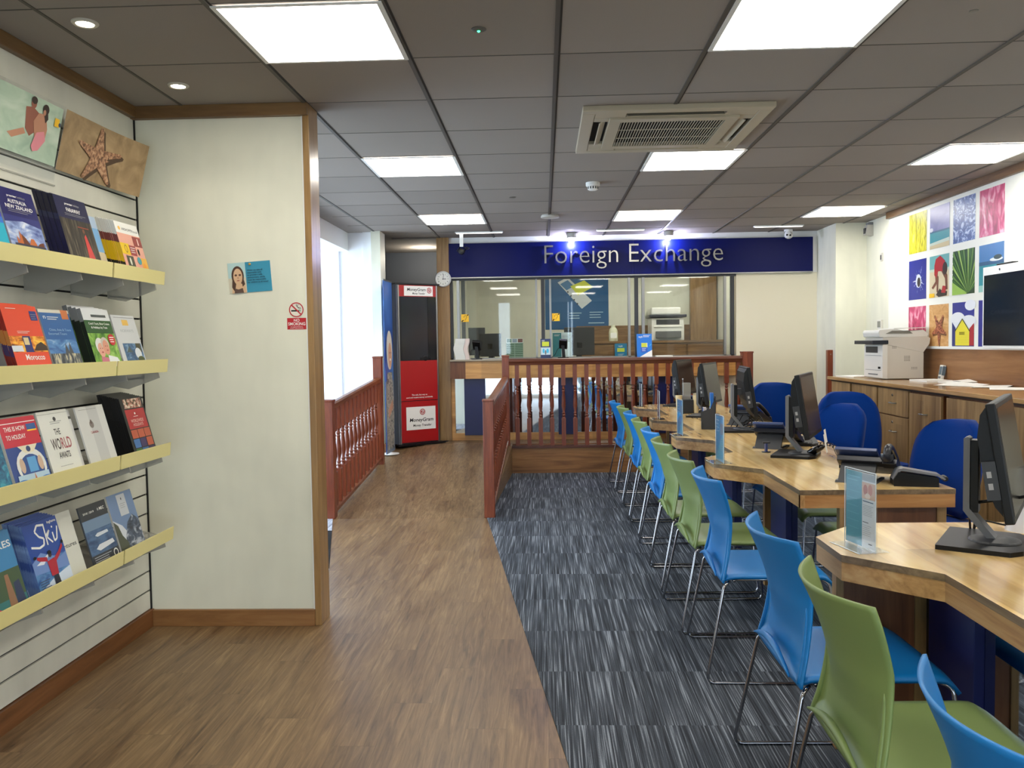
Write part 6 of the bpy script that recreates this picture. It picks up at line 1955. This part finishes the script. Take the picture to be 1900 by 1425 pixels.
# remote, papers
t = thing('remote_control', 'white handset with a grey display standing against the wooden splashback', 'remote control', (3.235, 7.03, WZ), 0)
b = MB(); b.T = Matrix.Rotation(math.radians(10), 4, 'Y'); b.box(-0.012, 0.012, -0.03, 0.03, 0, 0.125, PWHITE); b.build('body', t, bevel=0.004)
b = MB(); b.T = Matrix.Rotation(math.radians(10), 4, 'Y'); b.box(-0.0135, -0.012, -0.02, 0.02, 0.045, 0.112, M((90, 108, 120), 0.3)); b.box(-0.014, 0.014, -0.0312, -0.030, 0.04, 0.115, M((90, 108, 120), 0.3)); b.box(-0.0135, -0.012, -0.02, 0.02, 0.015, 0.03, GREYP); b.build('display', t)


def sheet(name, label, x, y, w, l, rz, th=0.002, n=1, mt=PAPER, curl=0.0, grp='papers on the worktop', z=WZ):
    t = MB()
    t.grid(lambda a, c: ((a - 0.5) * w, (c - 0.5) * l, th + curl * (a * a) * (0.5 + c * 0.5)), 6, 6, mt)
    t.grid(lambda a, c: ((0.5 - a) * w, (c - 0.5) * l, 0.0005 + curl * ((1 - a) ** 2) * (0.5 + c * 0.5)), 6, 6, mt)
    vs = [(-w / 2, -l / 2), (w / 2, -l / 2), (w / 2, l / 2), (-w / 2, l / 2)]
    if th > 0.003:
        t.prism([(v[0] * 0.99, v[1] * 0.99) for v in vs], 0.0003, th - 0.0005, mt)
    o = t.build(name, smooth=False); o.location = (x, y, z + 0.0005); o.rotation_euler = (0, 0, rz)
    tag(o, label, 'paper', grp)
    return o


sheet('paper_pile', 'pile of white papers at the far end of the worktop, left of the printer', 2.86, 7.88, 0.22, 0.30, 0.2, 0.008)
sheet('note_block', 'thick white pad directly below the handset', 3.08, 6.86, 0.21, 0.26, 0.1, 0.014)
o = sheet('open_booklet', 'open white booklet with a dark stripe right of the pad', 3.14, 6.55, 0.22, 0.30, -0.25, 0.010, curl=0.015)
b = MB(); b.box(-0.02, 0.03, -0.05, 0.05, 0.0125, 0.0135, DGREY); b.build('dark_stripe', o)
sheet('loose_paper', 'loose white sheet, the farthest of the flat ones', 3.02, 6.24, 0.21, 0.297, 0.5, 0.001, curl=0.02)
sheet('loose_paper', 'loose white sheet overlapping in the middle of the flat ones', 3.13, 6.02, 0.21, 0.297, -0.7, 0.0025, curl=0.006)
sheet('loose_paper', 'loose white sheet at the right edge above the big monitor', 3.12, 5.72, 0.21, 0.297, 1.1, 0.001, curl=0.008)
#@@PART5

# ================================================================== ON THE DESKS
o = nt_.build('paper_notes'); tag(o, 'white paper notes stuck under the screen of the second nearest monitor', 'note')


def holder(label, x, y, rz, w=0.15, h=0.235, kind=0):
    t = thing('leaflet_stand', label, 'leaflet stand', (x, y, DT), rz, 'clear acrylic leaflet stands on the desk tips')
    b = MB()
    b.box(-0.003, -0.0015, -w / 2, w / 2, 0.0, h, ACRY); b.box(0.0025, 0.004, -w / 2, w / 2, 0.0, h, ACRY)
    b.box(-0.055, 0.045, -w / 2, w / 2, 0.0004, 0.0024, ACRY)
    b.build('acrylic_holder', t)
    e = MB(); r = 0.0012; EM = M((205, 216, 220), 0.15)
    for yy in (-w / 2, w / 2):
        e.tube([(-0.0025, yy, 0.002), (-0.0025, yy, h)], r, EM, 5)
    e.tube([(-0.0025, -w / 2, h), (-0.0025, w / 2, h)], r, EM, 5)
    e.tube([(-0.055, -w / 2, 0.002), (-0.055, w / 2, 0.002)], r, EM, 5)
    e.build('polished_edge', t)
    p_ = MB()
    bg = PAPER if kind == 0 else (C(90, 160, 206) if kind == 1 else C(186, 196, 208))
    p_.box(-0.0008, 0.0012, -w / 2 + 0.004, w / 2 - 0.004, 0.006, h - 0.006, bg)
    p = Pic(p_, (-0.0008, w / 2 - 0.004, 0.006), (0, -1, 0), (0, 0, 1), w - 0.008, h - 0.012, 0.0002)
    if kind == 0:
        p.rect(0, 0, 0.56, 1, C(70, 150, 160)); p.lines(0.06, 0.5, 0.92, 2, 0.05, 0.008, C(120, 190, 200)); p.lines(0.04, 0.5, 0.72, 6, 0.10, 0.005, C(100, 176, 186))
        p.rect(0.56, 0.90, 1, 1, C(150, 156, 156)); p.rect(0.56, 0.66, 1, 0.88, C(206, 168, 136)); p.ell(0.68, 0.78, 0.07, 0.07, C(170, 96, 70)); p.ell(0.84, 0.79, 0.07, 0.075, C(190, 120, 90)); p.ell(0.76, 0.70, 0.09, 0.04, C(220, 196, 170))
        p.lines(0.60, 0.96, 0.62, 1, 0.02, 0.012, C(60, 90, 110)); p.lines(0.60, 0.96, 0.57, 7, 0.022, 0.005, GREYC); p.lines(0.60, 0.80, 0.34, 1, 0.02, 0.010, C(90, 90, 90)); p.lines(0.60, 0.90, 0.30, 6, 0.026, 0.005, GREYC); p.lines(0.80, 0.92, 0.06, 1, 0.02, 0.012, C(90, 90, 90))
    else:
        p.rect(0, 0, 0.5, 1, C(70, 150, 190) if kind == 1 else C(150, 166, 186)); p.lines(0.05, 0.45, 0.9, 4, 0.08, 0.008, PAPER); p.rect(0.55, 0.6, 1, 0.85, C(130, 150, 170)); p.lines(0.58, 0.95, 0.5, 6, 0.05, 0.006, GREYC)
    p_.build('leaflet', t)


holder('clear stand with a turquoise and white leaflet on the nearest desk', 0.970, 2.625, math.radians(12), 0.165, 0.24, 0)
holder('clear stand with a blue leaflet on the desk carrying the phone, second nearest', 0.925, 4.49, math.radians(4), 0.15, 0.25, 1)
holder('clear stand with a blue leaflet on the desk tip before the brochure box', 0.925, 5.80, math.radians(4), 0.16, 0.245, 1)
holder('clear stand with a pale leaflet on the second farthest desk tip', 0.945, 7.02, math.radians(-2), 0.15, 0.235, 2)
holder('clear stand with a pale leaflet on the farthest desk tip', 0.955, 8.40, math.radians(2), 0.15, 0.225, 2)

PHB = M((22, 24, 34), 0.35, name='phone_black')


def phone(label, x, y, rz, first=None):
    if first:
        return again(first, label, (x, y, DT), rz, 'black desk telephones')
    t = thing('desk_telephone', label, 'telephone', (x, y, DT), rz, 'black desk telephones')
    b = MB(); b.prism([(-0.10, 0.095), (-0.085, 0.118), (0.115, 0.035), (0.115, 0.012), (-0.06, 0.07)], -0.075, 0.115, PHB, 'y'); b.build('body', t, bevel=0.004)
    b = MB(); b.T = Matrix.Translation((-0.075, 0.035, 0.125)) @ Matrix.Rotation(math.radians(35), 4, 'Y'); b.box(-0.03, 0.045, -0.09, 0.09, 0, 0.016, M((60, 74, 116), 0.3)); b.build('display_unit', t, bevel=0.003)
    b = MB(); b.T = Matrix.Translation((-0.075, 0.035, 0.125)) @ Matrix.Rotation(math.radians(35), 4, 'Y'); b.box(-0.02, 0.035, -0.075, 0.075, 0.0162, 0.0172, M((120, 140, 150), 0.15)); b.build('display', t)
    b = MB()
    b.prism([(-0.075, 0.085), (-0.15, 0.0), (-0.135, 0.0), (-0.055, 0.07)], -0.05, 0.10, DGREY, 'y')
    b.prism([(-0.155, 0.0), (0.05, 0.0), (0.05, 0.008), (-0.145, 0.010)], -0.06, -0.045, DGREY, 'y'); b.prism([(-0.155, 0.0), (0.05, 0.0), (0.05, 0.008), (-0.145, 0.010)], 0.095, 0.11, DGREY, 'y')
    b.build('stand', t, bevel=0.002)
    b = MB()
    pts = [(-0.125, -0.10, 0.120), (-0.11, -0.10, 0.158), (-0.06, -0.10, 0.162), (0.0, -0.10, 0.135), (0.07, -0.10, 0.095), (0.115, -0.10, 0.062), (0.118, -0.10, 0.03)]
    b.tube(fillet(pts, 0.03, 5), 0.0165, PHB, 10); b.lathe([(0.02, -0.004), (0.028, 0.01), (0.026, 0.028)], PHB, 14, c=(-0.118, -0.10, 0.108)); b.lathe([(0.02, -0.004), (0.028, 0.01), (0.026, 0.028)], PHB, 14, c=(0.112, -0.10, 0.026))
    b.build('handset', t, smooth='auto')
    b = MB(); b.prism([(-0.10, 0.09), (-0.085, 0.112), (0.115, 0.030), (0.115, 0.012), (-0.06, 0.065)], -0.135, -0.077, PHB, 'y'); b.build('cradle', t, bevel=0.004)
    b = MB()
    for i in range(3):
        for j in range(4):
            b.box(0.0 + j * 0.022, 0.014 + j * 0.022, -0.05 + i * 0.028, -0.032 + i * 0.028, 0.0, 0.003, M((70, 72, 78), 0.4))
    k = b.build('keypad', t); k.location = (0.0, 0.02, 0.085); k.rotation_euler = (0, math.radians(22.5), 0)
    return t


ph = phone('black desk telephone with a blue-grey display, nearest, beside the sideways chair', 1.475, 3.90, math.radians(58))
phone('black desk telephone behind the second nearest monitor', 1.40, 5.13, math.radians(62), ph)
phone('black desk telephone among the cables behind the edge-on monitor', 1.56, 6.50, math.radians(50), ph)
phone('dark desk telephone near the farthest monitors', 1.36, 7.72, math.radians(75), ph)


def punch(label, x, y, rz):
    t = thing('hole_punch', label, 'hole punch', (x, y, DT), rz, 'black hole punches with grey levers')
    b = MB(); b.prism([(-0.085, 0.0), (0.095, 0.0), (0.095, 0.040), (-0.065, 0.062), (-0.085, 0.03)], -0.045, 0.045, BLACK, 'y'); b.build('body', t, bevel=0.004)
    b = MB(); b.prism([(-0.088, 0.028), (-0.066, 0.074), (-0.045, 0.078), (0.10, 0.054), (0.125, 0.034), (0.118, 0.030), (0.09, 0.046), (-0.055, 0.068), (-0.078, 0.028)], -0.035, 0.035, M((120, 120, 124), 0.35), 'y'); b.build('lever', t, bevel=0.003)
    b = MB(); b.lathe([(0.008, -0.03), (0.012, -0.02), (0.012, 0.02), (0.008, 0.03)], BLACK, 12, axis='y', c=(0.125, 0, 0.034)); b.build('lever_knob', t, smooth='auto')


punch('black hole punch with a grey lever beside the nearest phone', 1.605, 3.735, math.radians(-12))
punch('black hole punch with a grey lever beside the edge-on monitor', 1.545, 5.62, math.radians(-20))

t = thing('computer_mouse', 'glossy black mouse propped on the base of the second nearest monitor', 'mouse', (1.478, 4.66, DT + 0.016), math.radians(-40))
b = MB()
b.T = Matrix.Translation((0, 0, 0.022)) @ Matrix.Rotation(math.radians(-28), 4, 'Y')
b.grid(lambda a, c: (0.058 * math.cos(PI * c), 0.03 * math.sin(PI * c) * math.cos(2 * PI * a), 0.020 * math.sin(PI * c) * math.sin(2 * PI * a)), 16, 12, BLACKG)
b.build('mouse_body', t, smooth=True)
b = MB(); b.tube([(0.05, 0, 0.05), (0.09, 0.01, 0.05), (0.12, -0.02, 0.01), (0.16, -0.06, -0.008)], 0.0018, BLACK, 6); b.build('cable', t, smooth=True)


def keyboard(label, x, y, rz):
    t = thing('keyboard', label, 'keyboard', (x, y, DT), rz, 'black keyboards')
    b = MB(); b.prism([(-0.075, 0.0), (0.075, 0.0), (0.075, 0.010), (-0.075, 0.028)], -0.21, 0.21, BLACK, 'y'); b.build('case', t, bevel=0.003)
    k = MB()
    for r in range(5):
        for c in range(15):
            x0 = -0.062 + r * 0.025; y0 = -0.195 + c * 0.026
            zz = 0.0265 - (x0 + 0.075) * 0.12
            k.box(x0, x0 + 0.020, y0, y0 + 0.021, zz, zz + 0.004, DGREY)
    k.build('keys', t)


keyboard('black keyboard beside the mouse, partly behind the phone', 1.628, 4.40, math.radians(-28))
keyboard('black keyboard behind the nearest monitor at the right edge', 1.62, 2.55, math.radians(-25))
keyboard('black keyboard lying behind the edge-on monitor', 1.62, 5.32, math.radians(-14))

# coiled phone cord and loose cables
def coil(label, p0, p1, turns, r=0.010):
    pts = []
    n = turns * 10
    a = Vector(p0); c = Vector(p1); d = (c - a)
    s = Vector((0, 0, 1)); q = d.normalized().cross(s)
    for i in range(n + 1):
        f = i / n
        an = 2 * PI * turns * f
        m_ = a + d * f + s * (0.03 * math.sin(PI * f))
        pts.append(m_ + q * (r * math.cos(an)) + s * (r * math.sin(an)))
    b = MB(); b.tube(pts, 0.0022, BLACK, 5)
    tag(b.build('coiled_cord', smooth=True), label, 'cord')
coil('curly black telephone cord below the white notes', (1.56, 4.98, DT + 0.014), (1.66, 4.80, DT + 0.014), 9)


def cable(label, pts, r=0.003, m=BLACK):
    b = MB(); b.tube(fillet(pts, 0.06, 6), r, m, 7)
    return tag(b.build('power_cable', smooth=True), label, 'cable')
z = DT
cable('brown-black cable rising from the cable port to the nearest monitor', [(1.40, 2.82, z + 0.0), (1.385, 2.80, z + 0.07), (1.36, 2.76, z + 0.13), (1.34, 2.72, z + 0.16)], 0.0035, M((50, 34, 26), 0.5))
cable('second cable leaving the cable port of the near desk', [(1.415, 2.83, z + 0.0), (1.41, 2.81, z + 0.06), (1.385, 2.76, z + 0.11), (1.345, 2.70, z + 0.17)], 0.0035, M((50, 34, 26), 0.5))
cable('thick black cable plugged into the nearest monitor', [(1.335, 2.66, z + 0.13), (1.38, 2.62, z + 0.145), (1.43, 2.56, z + 0.165), (1.46, 2.53, z + 0.19)], 0.005)
cable('thin black cable running across the near desk to the right', [(1.42, 2.84, z + 0.004), (1.46, 2.88, z + 0.03), (1.55, 2.86, z + 0.01), (1.68, 2.70, z + 0.004), (1.72, 2.60, z + 0.004)], 0.003)
rr = random.Random(11)
for k in range(7):
    y0 = 6.0 + rr.uniform(0, 0.35); x0 = 1.36 + rr.uniform(0, 0.08)
    pts = [(x0, y0, z + 0.004)]
    for q in range(4):
        pts.append((x0 + 0.03 * (q + 1) + rr.uniform(-0.02, 0.03), y0 - 0.03 * q + rr.uniform(-0.05, 0.05), z + rr.uniform(0.02, 0.12)))
    pts.append((x0 + 0.18, y0 - 0.1, z + 0.004))
    o = cable('one of the tangled black cables behind the edge-on monitor', pts, 0.0035)
    o['group'] = 'tangled cables behind the edge-on monitor'
for k in range(3):
    o = cable('thin black cable drooping behind the second farthest monitor', [(1.33 + 0.02 * k, 7.12, z + 0.2 - 0.03 * k), (1.30 + 0.03 * k, 7.05, z + 0.06), (1.38 + 0.02 * k, 6.98, z + 0.02), (1.45, 7.0 + 0.03 * k, z + 0.004)], 0.0028)
    o['group'] = 'drooping cables behind the second farthest monitor'
# flip stand and desk clamp near the seam
t = thing('cable_clip', 'small blue-grey metal clip standing on the seam between two desks', 'clip', (1.265, 4.87, DT))
b = MB(); b.lathe([(0.025, 0.0), (0.025, 0.004)], DGREY, 16); b.box(-0.006, 0.006, -0.012, 0.012, 0.004, 0.055, M((50, 66, 120), 0.3)); b.box(-0.02, 0.02, -0.014, 0.014, 0.052, 0.060, DGREY); b.build('clip_body', t)

# brochure box with leaflets
t = thing('brochure_box', 'dark grey open brochure box with leaflets, at the seam before the edge-on monitor', 'box', (1.195, 6.205, DT), math.radians(-8))
b = MB()
b.box(-0.05, 0.05, -0.058, 0.058, 0, 0.006, DGREY); b.box(0.044, 0.05, -0.058, 0.058, 0.006, 0.24, DGREY)
for y0 in (-0.058, 0.053):
    b.prism([(-0.05, 0.006), (0.05, 0.006), (0.05, 0.24), (0.01, 0.15), (-0.05, 0.13)], y0, y0 + 0.005, DGREY, 'y')
b.box(-0.05, -0.044, -0.058, 0.058, 0.006, 0.05, DGREY)
b.build('box_body', t)
for k, (x0, hh, c, lab) in enumerate(((-0.038, 0.155, (206, 196, 190), 0), (0.012, 0.262, (30, 110, 196), 1))):
    for q in range(4):
        b = MB(); b.box(x0 + q * 0.006, x0 + q * 0.006 + 0.0045, -0.048, 0.048, 0.008, hh, M(c, 0.4))
        if q == 0:
            p = Pic(b, (x0, 0.048, 0.008), (0, -1, 0), (0, 0, 1), 0.096, hh - 0.008, 0.0003)
            if lab:
                p.rect(0.15, 0.62, 0.75, 0.78, LIME); p.rect(0, 0.45, 1, 0.58, PAPER)
            else:
                p.rect(0, 0.75, 1, 1, C(60, 110, 200)); p.rect(0.1, 0.30, 0.9, 0.7, C(120, 140, 160)); p.rect(0.3, 0.4, 0.6, 0.55, C(150, 40, 50))
        l_ = b.build('leaflet'); l_.location = (1.195, 6.205, DT); l_.rotation_euler = (0, 0, math.radians(-8))
        tag(l_, ('blue leaflet with a lime patch, tall one in the brochure box', 'short photo leaflet in front of the brochure box')[1 - lab] if False else ('short photo leaflet at the front of the brochure box', 'tall blue leaflet with a lime patch at the back of the brochure box')[lab], 'leaflet', ('short leaflets in the brochure box', 'tall blue leaflets in the brochure box')[lab])

t = thing('acrylic_dispenser', 'tall clear acrylic dispenser on a grey box between the two farthest monitors', 'dispenser', (1.27, 7.58, DT))
MB().box(-0.05, 0.05, -0.05, 0.05, 0, 0.12, DGREY).build('box', t, bevel=0.004)
b = MB(); b.box(-0.035, 0.03, -0.035, 0.035, 0.12, 0.27, ACRYS); b.build('clear_block', t, bevel=0.003)
b = MB(); b.tube([(-0.035, -0.03, 0.12), (-0.04, -0.03, 0.30)], 0.002, STEEL, 6); b.box(-0.045, -0.035, -0.035, -0.025, 0.30, 0.31, PAPER); b.build('pen_chain', t)
for sy in (-1, 1):
    t = thing('paper_cup', 'small pale cup beside the acrylic dispenser', 'cup', (1.27 + 0.075 * sy, 7.55, DT), 0, 'pale cups beside the dispenser')
    b = MB(); b.lathe([(0.020, 0), (0.030, 0.16), (0.028, 0.16), (0.026, 0.15)], M((226, 206, 160), 0.5), 16); b.build('cup_body', t, smooth='auto')

t = thing('white_pot', 'white pot cut off by the right edge beside the nearest monitor', 'pot', (1.592, 2.845, DT))
b = MB(); b.lathe([(0.062, 0), (0.058, 0.02), (0.046, 0.085), (0.042, 0.095), (0.038, 0.09)], M((226, 226, 232), 0.35), 24); b.build('pot_body', t, smooth='auto')
b = MB(); b.lathe([(0.040, 0.09), (0.050, 0.14), (0.046, 0.19), (0.03, 0.215)], ACRYS, 24, caps=False); b.build('clear_dome', t, smooth='auto')
